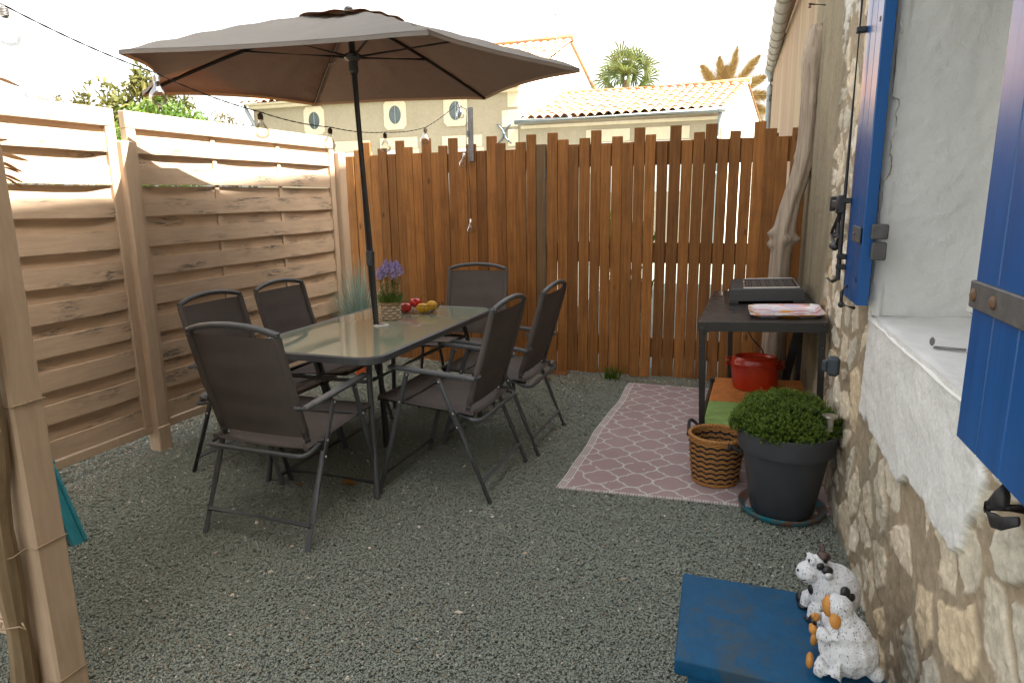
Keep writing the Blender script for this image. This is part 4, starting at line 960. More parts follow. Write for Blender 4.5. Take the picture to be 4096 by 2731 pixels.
# ================================================================== RIGHT SIDE: rug, cart, pots
# rug with trellis pattern
RW, RL = 1.335, 2.02; nu, nv = 340, 520
uu, vv = np.meshgrid(np.linspace(0, 1, nu), np.linspace(0, 1, nv)); X_ = uu*RW; Y_ = vv*RL
px, py = .235, .235
px = .178; qa, qr = .215*px, .285*px
def quatre(x, y): return np.minimum.reduce([np.hypot(x-qa, y), np.hypot(x+qa, y), np.hypot(x, y-qa), np.hypot(x, y+qa)])-qr
def cell(ox, oy): return quatre((X_+ox+px/2) % px-px/2, (Y_+oy+px/2) % px-px/2)
line = np.abs(cell(0, 0)) < .0044
fd = fbm(np.c_[X_.ravel()*3, Y_.ravel()*3, 0*X_.ravel()], 4, 91).reshape(X_.shape); ty = fbm(np.c_[X_.ravel()*120, Y_.ravel()*500, 0*X_.ravel()], 2, 93).reshape(X_.shape)
wear = fbm(np.c_[X_.ravel()*14, Y_.ravel()*14, 0*X_.ravel()], 3, 95).reshape(X_.shape)
C_ = np.array([.355, .262, .258])*(.82+.25*fd[..., None]+.16*(ty[..., None]-.5)); W_ = np.array([.53, .52, .49])
C_ = np.where((line & (wear < .72))[..., None], W_*(.9+.2*ty[..., None]), C_)
e = np.minimum(X_, RW-X_); bord = (e < .052); st_ = ((e % .013) < .0055); C_ = np.where((bord & st_)[..., None], W_, C_)
e2 = np.minimum(Y_, RL-Y_); C_ = np.where(((e2 < .016) & ((X_ % .013) < .007))[..., None], W_, C_)
zr = .010+.004*np.sin(Y_*7+X_*2)*np.exp(-e/.2)+.004*(fd-.5)
xr = -.885+X_+.007*np.sin(Y_*5.2)*np.clip(1-X_/.5, 0, 1)+.0025*np.sin(Y_*13); yr = 3.03+Y_+.115*uu*(1-vv*.6)
zr = np.where(xr > .05, .009, zr)
mb = MB(); mb.grid(np.stack([xr, yr, zr], -1)); V0 = np.stack([xr, yr, zr-.006], -1)
cc = C_.reshape(-1, 3)
for edge in (np.s_[0, :], np.s_[-1, :], np.s_[:, 0], np.s_[:, -1]):
    a = np.stack([xr, yr, zr], -1)[edge]; b = a-np.array([0, 0, .008]); mb.grid(np.stack([a, b])); cc = np.concatenate([cc, C_[edge], C_[edge]])
solo('rug', mb, M['rugm'], 'dusty pink outdoor rug with a pale cloud trellis pattern on the gravel', 'rug', (-.885, 3.03, 0), vcol=cc)

# cart (stands a little out of level on the gravel)
CM = Matrix.Translation((-.243, 3.58, .0)) @ Matrix.Rotation(R(-2.3), 4, 'Y')
def cp(x, y, z): return np.array(CM @ Vector((x, y, z)))
ct = thing('metal_cart', 'black metal work trolley with a ribbed orange and green lower shelf by the stone wall', 'cart', (0, 0, 0), local=True); ct.matrix_world = CM
H_ = .785; CW, CD = .612, 1.21
blk = NT('worn_black_steel'); f_ = blk.noise(6, 6, .65)
blk.P(Base_Color=blk.ramp(f_, [(.35, (.012, .011, .011)), (.7, (.026, .022, .019))]), Roughness=blk.ramp(blk.noise(9, 5), [(.3, (.22,)*3), (.7, (.5,)*3)])); M['cart'] = blk.m
mb = MB(); mb.box((CW/2, CD/2, H_-.004), (CW, CD, .008), .002); part('top_plate', mb, M['cart'], ct)
mb = MB(); mb.box((CW/2, .0, H_-.026), (CW, .008, .050), .001); mb.box((CW/2, CD, H_-.026), (CW, .008, .050), .001); mb.box((.0, CD/2, H_-.026), (.006, CD-.02, .050), .001); mb.box((CW, CD/2, H_-.026), (.006, CD-.02, .050), .001); part('top_rim', mb, M['cart'], ct)
for x, y in ((.008, .012), (CW-.012, .012), (.105, CD-.12), (CW-.06, CD-.12)):
    mb = MB(); s_ = 1 if x < .3 else -1; mb.box((x+s_*.010, y, H_/2-.02), (.030, .005, H_-.04), .001); mb.box((x-s_*.004, y+.014, H_/2-.02), (.005, .028, H_-.04), .001)
    lg = part('leg', mb, M['cart'], ct)
    if y < .1:
        mb = MB(); mb.add([(x-s_*.004, y-.001, .72), (x+s_*.055, y-.001, .735), (x+s_*.03, y-.001, .72), (x+s_*.012, y-.001, .60), (x-s_*.0, y-.001, .56)], [[0, 1, 2, 3, 4]]); part('gusset', mb, M['cart'], lg)
        for z in (.775, .752, .655): mb = MB(); mb.ell((x+s_*.004, y-.018 if z > .7 else y-.004, z), (.004, .003, .004), n=8); part('bolt', mb, M['greyiron'], lg)
SZ = .205
grn = simple('green_painted_deck', (.27, .40, .11), .75, 0, .2, 14, .3, 200, .001); org = simple('orange_painted_deck', (.55, .19, .04), .75, 0, .2, 14, .3, 200, .001)
def deck(y0, y1, m_, lab):
    mb = MB(); n = round((y1-y0)/.024)
    for i in range(n):
        y = y0+(i+.5)*(y1-y0)/n; mb.box((CW/2-.005, y, SZ), (CW-.05, (y1-y0)/n-.009, .022), .003, a=rng.random())
    mb.box((CW/2-.005, (y0+y1)/2, SZ-.012), (CW-.052, (y1-y0), .012), .001)
    part('shelf_board', mb, m_, ct, label=lab)
deck(.04, .49, grn, 'green ribbed shelf board'); deck(.494, 1.05, org, 'orange ribbed shelf board')
for x in (.006, CW-.012):
    mb = MB(); mb.box((x, .55, SZ-.012), (.018, 1.05, .035), .003); part('shelf_rail', mb, M['cart'], ct)
for x in (.012, CW-.008):
    for y in (.93,):
        mb = MB(); mb.lathe([(.0, -.013), (.045, -.013), (.048, -.008), (.048, .008), (.045, .013), (.0, .013)], (x, y, .048), 20, axis=(1, 0, 0)); w_ = part('wheel', mb, M['plasticpot'], ct, smooth=True, angle=40)
        mb = MB(); mb.bar((x, y, .05), (x, y, SZ+.04), .03, .02); part('caster_fork', mb, M['cart'], w_)
mb = MB(); mb.bar((.575, 1.16, .71), (.46, 1.16, .16), .055, .02, .003, up=(0, 1, 0)); part('brace', mb, M['cart'], ct)
# griddle
gd = thing('griddle', 'black electric griddle with a perforated cooking plate standing on the black cart', 'griddle', (0, 0, 0), local=True); gd.matrix_world = CM @ Matrix.Translation((.125, .60, H_)) @ Matrix.Rotation(R(2), 4, 'Z')
GW, GD = .415, .52
gm = simple('black_griddle_shell', (.030, .031, .032), .5, 0, .1, 20, .2, 500, .0005)
mb = MB()
V = []
for (z, e) in ((.018, .0), (.085, .006)): V.append([(x, y, z) for x, y in ((e, e), (GW-e, e), (GW-e, GD-e), (e, GD-e))])
fr_, iy0, iy1, ix0, ix1 = .006, .03, GD-.03, .085, GW-.03
V += [[(x, y, .090) for x, y in ((.012, .012), (GW-.012, .012), (GW-.012, GD-.012), (.012, GD-.012))], [(x, y, .090) for x, y in ((ix0, iy0), (ix1, iy0), (ix1, iy1), (ix0, iy1))], [(x, y, .074) for x, y in ((ix0, iy0), (ix1, iy0), (ix1, iy1), (ix0, iy1))]]
mb.grid(np.array(V), closed=True); mb.add([(x, y, .076) for x, y in ((ix0, iy0), (ix1, iy0), (ix1, iy1), (ix0, iy1))], [[0, 1, 2, 3]]); mb.add([(x, y, .022) for x, y in ((0, 0), (GW, 0), (GW, GD), (0, GD))], [[0, 3, 2, 1]])
for x, y in ((.03, .03), (GW-.03, .03), (.03, GD-.03), (GW-.03, GD-.03)): mb.box((x-.003, y, .01), (.054, .05, .022), .003)
part('body', mb, gm, gd)
mb = MB()
for a, b in (((ix0, iy0), (ix1, iy0)), ((ix1, iy0), (ix1, iy1)), ((ix1, iy1), (ix0, iy1)), ((ix0, iy1), (ix0, .30)), ((ix0, .22), (ix0, iy0))): mb.bar((*a, .0925), (*b, .0925), .011, .006, .001)
part('tray_rim', mb, M['steel'], gd)
pm = NT('ribbed_cooking_plate'); wv = pm.n('TexWave', wave_type='BANDS', bands_direction='Y'); wv.inputs['Scale'].default_value = 38; pm.t.links.new(pm.co(), wv.inputs['Vector'])
pm.P(Base_Color=pm.ramp(wv.outputs['Fac'], [(.2, (.018, .015, .013)), (.8, (.075, .062, .052))]), Roughness=.38); pm.bump(wv.outputs['Fac'], .6, .004)
mb = MB(); mb.box(((ix0+ix1)/2, (iy0+iy1)/2, .083), (ix1-ix0-.02, iy1-iy0-.02, .008), .002); pl = part('cooking_plate', mb, pm.m, gd)
mb = MB()
for i in range(12):
    for j in range(13):
        x = ix0+.028+(i//2)*.052+(i % 2)*.016; y = iy0+.035+j*.033
        if x < ix1-.015: mb.box((x, y, .0875), (.0055, .012, .0012), .0004)
part('plate_slots', mb, simple('black_slot', (.004, .004, .004), .9), pl)
mb = MB(); mb.ell((-.004, .02, .078), (.007, .012, .010)); part('knob', mb, M['steel'], gd, smooth=True)
mb = MB(); mb.tube([cp(.20, 1.03, .80), cp(.20, 1.215, .79), cp(.195, 1.225, .70), cp(.20, 1.21, .56), cp(.25, 1.20, .46), cp(.32, 1.19, .38), cp(.36, 1.2, .22), cp(.33, 1.22, .02)], .0045, 8)
solo('power_cord', mb, M['black'], 'thin black cord hanging behind the cart from the griddle', 'cord', tuple(cp(.2, 1.2, .0)), smooth=True)
# tray
tr = thing('serving_tray', 'rectangular tray with a pink, white and orange flecked pattern at the front of the cart', 'tray', (0, 0, 0), local=True); tr.matrix_world = CM @ Matrix.Translation((.425, .275, H_+.001)) @ Matrix.Rotation(R(3), 4, 'Z')
def oct_(hx, hy, c): return [(hx, hy-c), (hx-c, hy), (-hx+c, hy), (-hx, hy-c), (-hx, -hy+c), (-hx+c, -hy), (hx-c, -hy), (hx, -hy+c)]
mb = MB(); mb.grid(np.array([[(x, y, z) for x, y in oct_(a, b, c)] for a, b, c, z in ((.150, .155, .03, .0), (.152, .157, .03, .0008), (.178, .188, .034, .020), (.184, .194, .036, .021), (.183, .193, .036, .0185), (.152, .158, .03, -.001))]), closed=True)
mb.add([(x, y, .0006) for x, y in oct_(.1505, .1555, .03)], [list(range(8))]); mb.add([(x, y, -.001) for x, y in oct_(.152, .158, .03)], [list(range(8))[::-1]])
tm_ = NT('flecked_tray_print'); dv = tm_.n('VectorMath', operation='ADD'); nz_ = tm_.n('TexNoise'); nz_.inputs['Scale'].default_value = 7; nz_.inputs['Detail'].default_value = 3
tm_.t.links.new(tm_.co(), nz_.inputs['Vector']); sc_ = tm_.n('VectorMath', operation='SCALE'); sc_.inputs['Scale'].default_value = .06; tm_.t.links.new(nz_.outputs['Color'], sc_.inputs[0]); tm_.t.links.new(tm_.co(), dv.inputs[0]); tm_.t.links.new(sc_.outputs[0], dv.inputs[1])
mp = tm_.n('Mapping'); mp.inputs['Scale'].default_value = (1, 2.0, 1); tm_.t.links.new(dv.outputs[0], mp.inputs[0]); vr = tm_.vor(11, mp.outputs[0]); sx_ = tm_.n('SeparateColor'); tm_.t.links.new(vr.outputs['Color'], sx_.inputs[0])
c1 = tm_.ramp(sx_.outputs[0], [(0, (.72, .28, .28)), (.18, (.74, .68, .74)), (.30, (.85, .36, .02)), (.50, (.76, .42, .40)), (.60, (.13, .15, .05)), (.72, (.88, .55, .06)), (.86, (.60, .54, .66))], 'CONSTANT')
c2 = tm_.ramp(sx_.outputs[1], [(0, (.82, .78, .82)), (.45, (.78, .46, .45)), (.62, (.84, .80, .82)), (.85, (.30, .28, .16))], 'CONSTANT')
tm_.P(Base_Color=tm_.mix(tm_.ramp(vr.outputs['Distance'], [(.50, (0, 0, 0)), (.56, (1, 1, 1))]), c1, c2), Roughness=.25, Coat_Weight=.5)
part('tray', mb, tm_.m, tr, smooth=True, angle=30)
# red casserole
cs = thing('casserole', 'oval red enamel casserole with lid on the orange shelf of the cart', 'pot', (0, 0, 0), local=True); cs.matrix_world = CM @ Matrix.Translation((.275, .80, SZ+.012)) @ Matrix.Rotation(R(-14), 4, 'Z') @ Matrix.Diagonal((1, 1, 1.16, 1))
red = NT('red_enamel'); red.P(Base_Color=red.ramp(red.noise(5, 4), [(.3, (.38, .016, .006)), (.7, (.56, .045, .010))]), Roughness=.3, Coat_Weight=.3)
def oval(mb, prof, ax=.145, ay=.108, n=40):
    V = [[(ax*r*math.cos(t), ay*r*math.sin(t), z) for t in np.linspace(0, 2*math.pi, n, endpoint=False)] for r, z in prof]; mb.grid(np.array(V), closed=True)
mb = MB(); oval(mb, [(.0, .0), (.80, .0), (.90, .008), (.95, .03), (.985, .10), (1.0, .128), (1.03, .130), (1.03, .137), (.9, .137)]); part('body', mb, red.m, cs, smooth=True, angle=35)
mb = MB(); oval(mb, [(.9, .138), (1.035, .138), (1.035, .145), (1.0, .150), (.97, .165), (.90, .178), (.84, .182), (.80, .178), (.74, .166), (.5, .164), (.0, .164)]); part('lid', mb, red.m, cs, smooth=True, angle=35)
for s_ in (-1, 1):
    mb = MB(); mb.tube([(s_*.143, -.04, .128), (s_*.168, -.035, .130), (s_*.176, 0, .131), (s_*.168, .035, .130), (s_*.143, .04, .128)], .008, 8, sq=(1.2, .8)); part('handle', mb, red.m, cs, smooth=True)
    mb = MB(); mb.tube([(s_*.135, -.035, .152), (s_*.165, -.03, .158), (s_*.172, 0, .160), (s_*.165, .03, .158), (s_*.135, .035, .152)], .007, 8, sq=(1.2, .8)); part('lid_handle', mb, red.m, cs, smooth=True)
# wicker basket
wb = thing('wicker_basket', 'round tan wicker basket with dark wavy stripes and rope handles on the pink rug', 'basket', (-.145, 3.37, .01))
def wk(row, s_, b, a):
    dark = 2 < row < 25.5 and ((row+.45*math.sin(16*a)) % 3) > 1.75
    base = np.array([.028, .024, .024]) if dark else np.array([.46, .215, .065])
    return base*(.4+.6*b)*(.85+.25*rng.random())
mb, cc = woven([(.112, 0), (.118, .05), (.128, .15), (.136, .24)], 18, 27, (-.145, 3.37, .012), wk, .0045, 144); part('wall', mb, M['weave'], wb, smooth=True, vcol=cc)
mb, cc = woven([(.100, 0), (.106, .05), (.116, .15), (.125, .24)], 18, 27, (-.145, 3.37, .012), wk, .0045, 144); mb.f = [f[::-1] for f in mb.f]; part('inner_wall', mb, M['weave'], wb, smooth=True, vcol=cc)
mb = MB(); mb.lathe([(.0, .014), (.113, .014)], (-.145, 3.37, .012), 30); mb.lathe([(.0, .0), (.113, .0)], (-.145, 3.37, .012), 30); part('base', mb, simple('wicker_floor', (.2, .09, .03), .8, 0, .3, 70), wb)
mb = MB()
for ph in (0, math.pi): mb.tube([(-.145+(.131+.004*math.cos(t*22+ph))*math.cos(t), 3.37+(.131+.004*math.cos(t*22+ph))*math.sin(t), .255+.004*math.sin(t*22+ph)) for t in np.linspace(0, 2*math.pi, 200, endpoint=False)], .0065, 6, closed=True)
part('rim', mb, simple('wicker_rim', (.36, .165, .045), .75, 0, .3, 90), wb, smooth=True)
rope = simple('charcoal_rope', (.025, .025, .028), .8, 0, .3, 120, .6, 160, .003)
for a0 in (150, -38):
    mb = MB(); A1, A2 = R(a0-22), R(a0+22); am = R(a0); e1 = np.array([-.145+.138*math.cos(A1), 3.37+.138*math.sin(A1), .235]); e2 = np.array([-.145+.138*math.cos(A2), 3.37+.138*math.sin(A2), .235])
    o_ = np.array([math.cos(am), math.sin(am), 0]); P_ = [e1*(1-t)+e2*t+o_*.03*math.sin(math.pi*t)+np.array([0, 0, (.055 if a0 > 0 else .02)*math.sin(math.pi*t)])+(np.array([0, 0, -.05*max(0, math.sin(math.pi*t)-.2)])+o_*.025*math.sin(math.pi*t) if a0 < 0 else 0) for t in np.linspace(0, 1, 14)]
    mb.tube(P_, .0085, 8); mb.ell(e1, (.013, .013, .016)); mb.ell(e2, (.013, .013, .016)); part('handle', mb, rope, wb, smooth=True)
# big pot
pt_c = (.165, 3.13, 0)
sc = thing('saucer', 'worn turquoise terracotta saucer under the charcoal plant pot', 'saucer', pt_c)
sm_ = NT('worn_turquoise_terracotta'); sm_.P(Base_Color=sm_.mix(sm_.ramp(sm_.noise(11, 5, .65), [(.44, (0, 0, 0)), (.60, (1, 1, 1))]), (.014, .19, .24), (.20, .085, .05)), Roughness=.5)
mb = MB(); mb.lathe([(.0, .004), (.150, .004), (.172, .022), (.183, .036), (.190, .040), (.190, .032), (.178, .012), (.158, .0), (.0, .0)], pt_c, 48); part('dish', mb, sm_.m, sc, smooth=True, angle=50)
pp = thing('potted_shrub', 'round dense green shrub in a large charcoal pot in front of the cart', 'plant', (.165, 3.13, .005))
mb = MB(); mb.lathe([(.0, .012), (.130, .012), (.137, .02), (.183, .295), (.186, .305), (.203, .308), (.206, .318), (.2125, .395), (.2125, .402), (.205, .405), (.198, .400), (.19, .33)], pt_c, 64); part('pot', mb, M['plasticpot'], pp, smooth=True, angle=45)
mb = MB(); mb.lathe([(.0, .36), (.194, .36)], pt_c, 32); part('soil', mb, bpy.data.materials['dark_soil'], pp)
Q = []; A_ = []
cen = np.array([.152, 3.14, .395])
for i in range(3600):
    a = rng.uniform(0, 6.28); ph = math.acos(1-rng.random()*1.08); d = np.array([math.sin(ph)*math.cos(a), math.sin(ph)*math.sin(a), math.cos(ph)])
    lump = .88+.26*vnoise(np.array([d*3.4+5]), 3)[0]
    rad = np.array([.222, .222, .150])*lump
    base = cen+d*rad*rng.uniform(.80, .96); tip_d = d*.6+np.array([0, 0, .75])+rng.normal(0, .22, 3); tip_d /= np.linalg.norm(tip_d); l = rng.uniform(.022, .038); col = np.clip(rng.normal(.5, .25), 0, 1)
    x_ = np.cross(tip_d, [.3, .5, .2]); x_ /= np.linalg.norm(x_); y_ = np.cross(tip_d, x_)
    for j in range(5):
        t = (j+.6)/5; p = base+tip_d*l*t; aa = j*1.57+i; s_ = .0082*(1.1-.3*t); u_ = x_*math.cos(aa)+y_*math.sin(aa); v_ = x_*-math.sin(aa)+y_*math.cos(aa)
        for sg in (1, -1):
            e = p+u_*sg*s_+tip_d*s_*.85; Q.append([p, p+(u_*sg*.5+v_*.38)*s_+tip_d*s_*.4, e, p+(u_*sg*.5-v_*.38)*s_+tip_d*s_*.4]); A_.append(np.clip(col*.5+.75*t-.15+rng.normal(0, .06), 0, 1))
mb = MB(); mb.quads(Q, A_); part('foliage', mb, M['hebe'], pp)
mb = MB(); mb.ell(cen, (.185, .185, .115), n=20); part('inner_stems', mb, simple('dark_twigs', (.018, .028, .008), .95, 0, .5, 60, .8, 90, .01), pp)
sp = thing('solar_light', 'small steel topped garden light stuck in the pot rim by the stone wall', 'garden light', (.325, 3.04, .36))
mb = MB(); mb.lathe([(.006, .30), (.006, .43), (.017, .435), (.017, .495)], (.325, 3.04, 0), 20); part('stem', mb, M['steel'], sp, smooth=True, angle=40)
mb = MB(); mb.lathe([(.0, .494), (.032, .494), (.033, .498), (.032, .504), (.0, .506)], (.325, 3.04, 0), 26); part('cap', mb, M['steel'], sp, smooth=True, angle=40)
# driftwood
P_ = [(.120, 4.99, -.02), (.135, 4.99, .2), (.140, 4.985, .55), (.140, 4.98, .85), (.142, 4.975, 1.03), (.152, 4.97, 1.12), (.158, 4.97, 1.20), (.185, 4.965, 1.38), (.230, 4.96, 1.55), (.252, 4.955, 1.72), (.258, 4.955, 1.95), (.252, 4.955, 2.12), (.250, 4.955, 2.25), (.262, 4.955, 2.36), (.266, 4.955, 2.43), (.268, 4.955, 2.465)]
rr = [.082, .080, .078, .070, .066, .076, .070, .058, .055, .054, .055, .057, .070, .056, .048, .026]
from bisect import bisect
def interp(seq, t): i = min(int(t), len(seq)-2); f_ = t-i; return np.array(seq[i])*(1-f_)+np.array(seq[i+1])*f_
ts = np.linspace(0, len(P_)-1, 90); pp_ = np.array([interp(P_, t) for t in ts]); r_ = np.array([interp(rr, t) for t in ts])
for _ in range(3): pp_[1:-1] = (pp_[:-2]+2*pp_[1:-1]+pp_[2:])/4
mb = MB(); mb.tube(pp_, r_, 28); V = mb.v[0]; c_ = np.repeat(pp_, 28, 0); n_ = (V-c_); ln = np.linalg.norm(n_, axis=1, keepdims=True); n_ = n_/np.maximum(ln, 1e-6)
an = np.arctan2(n_[:, 1], n_[:, 0]); dsp = (fbm(np.c_[np.cos(an)*3, np.sin(an)*3, V[:, 2]*1.6], 4, 101)-.5)*.034+(fbm(np.c_[np.cos(an)*9, np.sin(an)*9, V[:, 2]*2], 3, 103)-.5)*.016
for (kz, ka, ks) in ((1.165, R(200), .030), (1.09, R(195), .022), (1.13, R(-15), .030), (1.13, R(-70), .018), (1.62, R(-20), .016), (.82, R(-160), .02), (.62, R(-95), .014), (2.0, R(-80), .010), (1.67, R(190), .01)):
    da = np.abs((an-ka+math.pi) % (2*math.pi)-math.pi); dsp += 1.35*ks*np.exp(-(da/.30)**2-((V[:, 2]-kz)/.028)**2)
mb.v[0] = V+n_*dsp[:, None]
dw = NT('grey_driftwood'); g_ = dw.noise(40, 6, .65, dw.co((1, 1, .06)), .8)
dw.P(Base_Color=dw.mix(dw.ramp(dw.noise(3, 4), [(.4, (0, 0, 0)), (.75, (.6, .6, .6))]), dw.ramp(g_, [(.25, (.19, .14, .10)), (.5, (.40, .315, .235)), (.8, (.53, .435, .34))]), (.25, .20, .155)), Roughness=.85); dw.bump(g_, .9, .012)
solo('driftwood', mb, dw.m, 'tall bent pale driftwood trunk leaning against the wall behind the cart', 'driftwood', (.13, 4.99, 0), smooth=True)

# ================================================================== BENCH AND FIGURINES
bn_ = thing('bench', 'low worn blue painted bench in the bottom right corner by the stone wall', 'bench', (.1, 1.7, 0))
def prism(poly, z0_, z1_, bev):
    b_ = bmesh.new(); vs = [b_.verts.new((x, y, z0_)) for x, y in poly]; f = b_.faces.new(vs); r = bmesh.ops.extrude_face_region(b_, geom=[f]); 
    for v in r['geom']:
        if isinstance(v, bmesh.types.BMVert): v.co.z = z1_
    bmesh.ops.recalc_face_normals(b_, faces=b_.faces); bmesh.ops.bevel(b_, geom=b_.edges[:], offset=bev, segments=3, affect='EDGES', profile=.5); b_.verts.index_update()
    mb = MB(); mb.add([v.co[:] for v in b_.verts], [[v.index for v in f.verts] for f in b_.faces]); b_.free(); return mb
part('top', prism([(-.141, 1.556), (.366, 1.541), (.292, 1.972), (-.163, 1.972)], .232, .280, .007), M['bench'], bn_, smooth=True, angle=40)
part('base', prism([(-.108, 1.575), (.33, 1.56), (.265, 1.94), (-.13, 1.94)], 0, .234, .006), M['bench'], bn_)

def remesh(mb, vox, it=4, amp=0., ns=40):
    me = bpy.data.meshes.new('tmp'); me.from_pydata([tuple(p) for p in np.concatenate(mb.v)], [], mb.f); o = bpy.data.objects.new('tmp', me); COL.objects.link(o)
    m_ = o.modifiers.new('r', 'REMESH'); m_.mode = 'VOXEL'; m_.voxel_size = vox; s_ = o.modifiers.new('s', 'SMOOTH'); s_.iterations = it; s_.factor = .5
    dg = bpy.context.evaluated_depsgraph_get(); e = o.evaluated_get(dg); m2 = e.to_mesh(); V = np.array([v.co[:] for v in m2.vertices]); N = np.array([v.normal[:] for v in m2.vertices]); F = [list(p.vertices) for p in m2.polygons]; e.to_mesh_clear()
    bpy.data.objects.remove(o); bpy.data.meshes.remove(me)
    if amp: V = V+N*((fbm(V*ns, 3, 7)-.5)*amp)[:, None]
    r = MB(); r.add(V, F); return r
def speck(name):
    k = NT(name); f_ = k.noise(230, 3, .6, k.co((1, 1, .55)), .4); c = k.ramp(f_, [(.34, (.07, .07, .10)), (.42, (.58, .59, .60))]); k.P(Base_Color=c, Roughness=.75); k.bump(k.noise(70, 4), .4, .004); return k.m
SPK = speck('speckled_white_ceramic'); HO = simple('black_glaze', (.012, .011, .014), .3, 0, .2, 40); OR_ = simple('ochre_glaze', (.46, .20, .035), .55, 0, .12, 30)
# cow: local +x is where it looks, +y its left
cw = thing('cow_figurine', 'speckled white ceramic cow ornament with black spots sitting on the blue bench', 'figurine', (0, 0, 0), local=True)
cw.matrix_world = Matrix.Translation((.228, 1.875, .280)) @ Matrix.Rotation(R(194), 4, 'Z') @ Matrix.Diagonal((1.0, 1.0, 1.1, 1))
mb = MB(); mb.ell((-.024, 0, .068), (.069, .064, .070)); mb.ell((-.004, 0, .090), (.050, .050, .054)); mb.ell((.022, .0, .118), (.030, .032, .030)); mb.ell((.050, .0, .118), (.033, .034, .026), (0, .25, 0)); mb.ell((.028, 0, .142), (.024, .027, .022))
for s_ in (-1, 1):
    mb.tube([(.015, s_*.028, .06), (.036, s_*.030, .035), (.040, s_*.030, .006)], [.020, .017, .015], 10); mb.tube([(-.02, s_*.045, .025), (.024, s_*.055, .016), (.040, s_*.056, .014)], [.028, .020, .016], 10)
    mb.ell((.045, s_*.014, .152), (.011, .011, .012)); mb.ell((.010, s_*.038, .128), (.012, .018, .009), (.5*s_, 0, -.3*s_))
mb.tube([(-.07, .03, .02), (-.075, .05, .012), (-.062, .066, .010)], [.008, .006, .006], 8)
part('body', remesh(mb, .0032, 3), SPK, cw, smooth=True)
def onto(cen, rad, th, ph): return np.array(cen)+np.array(rad)*np.array([math.sin(ph)*math.cos(th), math.sin(ph)*math.sin(th), math.cos(ph)])
for s_ in (-1, 1):
    for c_, r_ in (((.043, s_*.030, .0055), (.0175, .016, .0085)), ((.048, s_*.056, .013), (.010, .0155, .0155))): mb = MB(); mb.ell(c_, r_); part('hoof', mb, HO, cw, smooth=True)
mb = MB()
for s_ in (-1, 1): mb.tube([(.014, s_*.016, .158), (.008, s_*.024, .172), (.012, s_*.028, .185)], [.0085, .007, .002], 8)
mb.ell((.012, 0, .163), (.018, .022, .008)); part('horns', mb, simple('brown_glaze', (.05, .025, .018), .5, 0, .2, 40), cw, smooth=True)
mb = MB(); mb.ell((-.030, .056, .094), (.014, .009, .016), (.35, 0, 0)); mb.ell((-.046, .053, .082), (.013, .010, .011), (.2, 0, .2)); mb.ell((-.029, .061, .074), (.011, .007, .012)); part('heart_spot', mb, HO, cw, smooth=True)
for c_, r_, o_ in (((.044, .012, .075), (.006, .010, .014), (0, .2, .2)), ((.028, .026, .146), (.011, .007, .010), None), ((.012, .034, .140), (.015, .010, .012), None), ((-.06, -.01, .112), (.014, .018, .011), (0, -.7, 0)), ((-.060, .067, .011), (.013, .007, .007), None)): mb = MB(); mb.ell(c_, r_, o_); part('spot', mb, HO, cw, smooth=True)
mb = MB(); 
for s_ in (-1, 1): mb.ell((.0545, s_*.014, .155), (.0035, .0045, .005)); mb.ell((.081, s_*.010, .126), (.003, .002, .004))
mb.tube([(.077, .016, .106), (.072, .026, .107), (.066, .031, .111)], .0012, 5); part('face_marks', mb, HO, cw, smooth=True)
sh = thing('sheep_figurine', 'speckled white ceramic sheep ornament with ochre face and feet on the blue bench', 'figurine', (0, 0, 0), local=True)
sh.matrix_world = Matrix.Translation((.252, 1.645, .280)) @ Matrix.Rotation(R(170), 4, 'Z') @ Matrix.Diagonal((.86, .88, .98, 1))
mb = MB(); mb.ell((-.012, 0, .062), (.080, .076, .064)); mb.ell((-.006, .0, .098), (.063, .062, .056)); mb.ell((.006, 0, .125), (.046, .044, .042)); mb.ell((.020, 0, .168), (.034, .036, .033)); mb.ell((.030, 0, .188), (.020, .024, .014))
for s_ in (-1, 1):
    mb.tube([(.012, s_*.040, .118), (.044, s_*.046, .106), (.066, s_*.036, .106)], [.022, .019, .017], 10); mb.tube([(.0, s_*.055, .035), (.048, s_*.058, .028), (.064, s_*.055, .028)], [.036, .028, .022], 12)
mb.ell((-.085, .015, .024), (.022, .020, .020))
part('body', remesh(mb, .0035, 2, .0085, 55), SPK, sh, smooth=True)
mb = MB(); mb.ell((.046, 0, .166), (.020, .027, .028), (0, .15, 0)); part('face', remesh(mb, .003, 1), OR_, sh, smooth=True)
for s_ in (-1, 1):
    mb = MB(); mb.ell((.026, s_*.037, .150), (.016, .010, .020), (s_*.5, 0, s_*.3)); part('ear', mb, OR_, sh, smooth=True)
    mb = MB(); mb.ell((.080, s_*.033, .108), (.012, .013, .011)); mb.ell((.086, s_*.026, .113), (.007, .006, .007)); part('hand', mb, OR_, sh, smooth=True)
    mb = MB(); mb.ell((.080, s_*.062, .034), (.010, .012, .018), (0, 0, .2)); mb.ell((.081, s_*.046, .034), (.010, .011, .017), (0, 0, -.2)); part('foot', mb, OR_, sh, smooth=True)

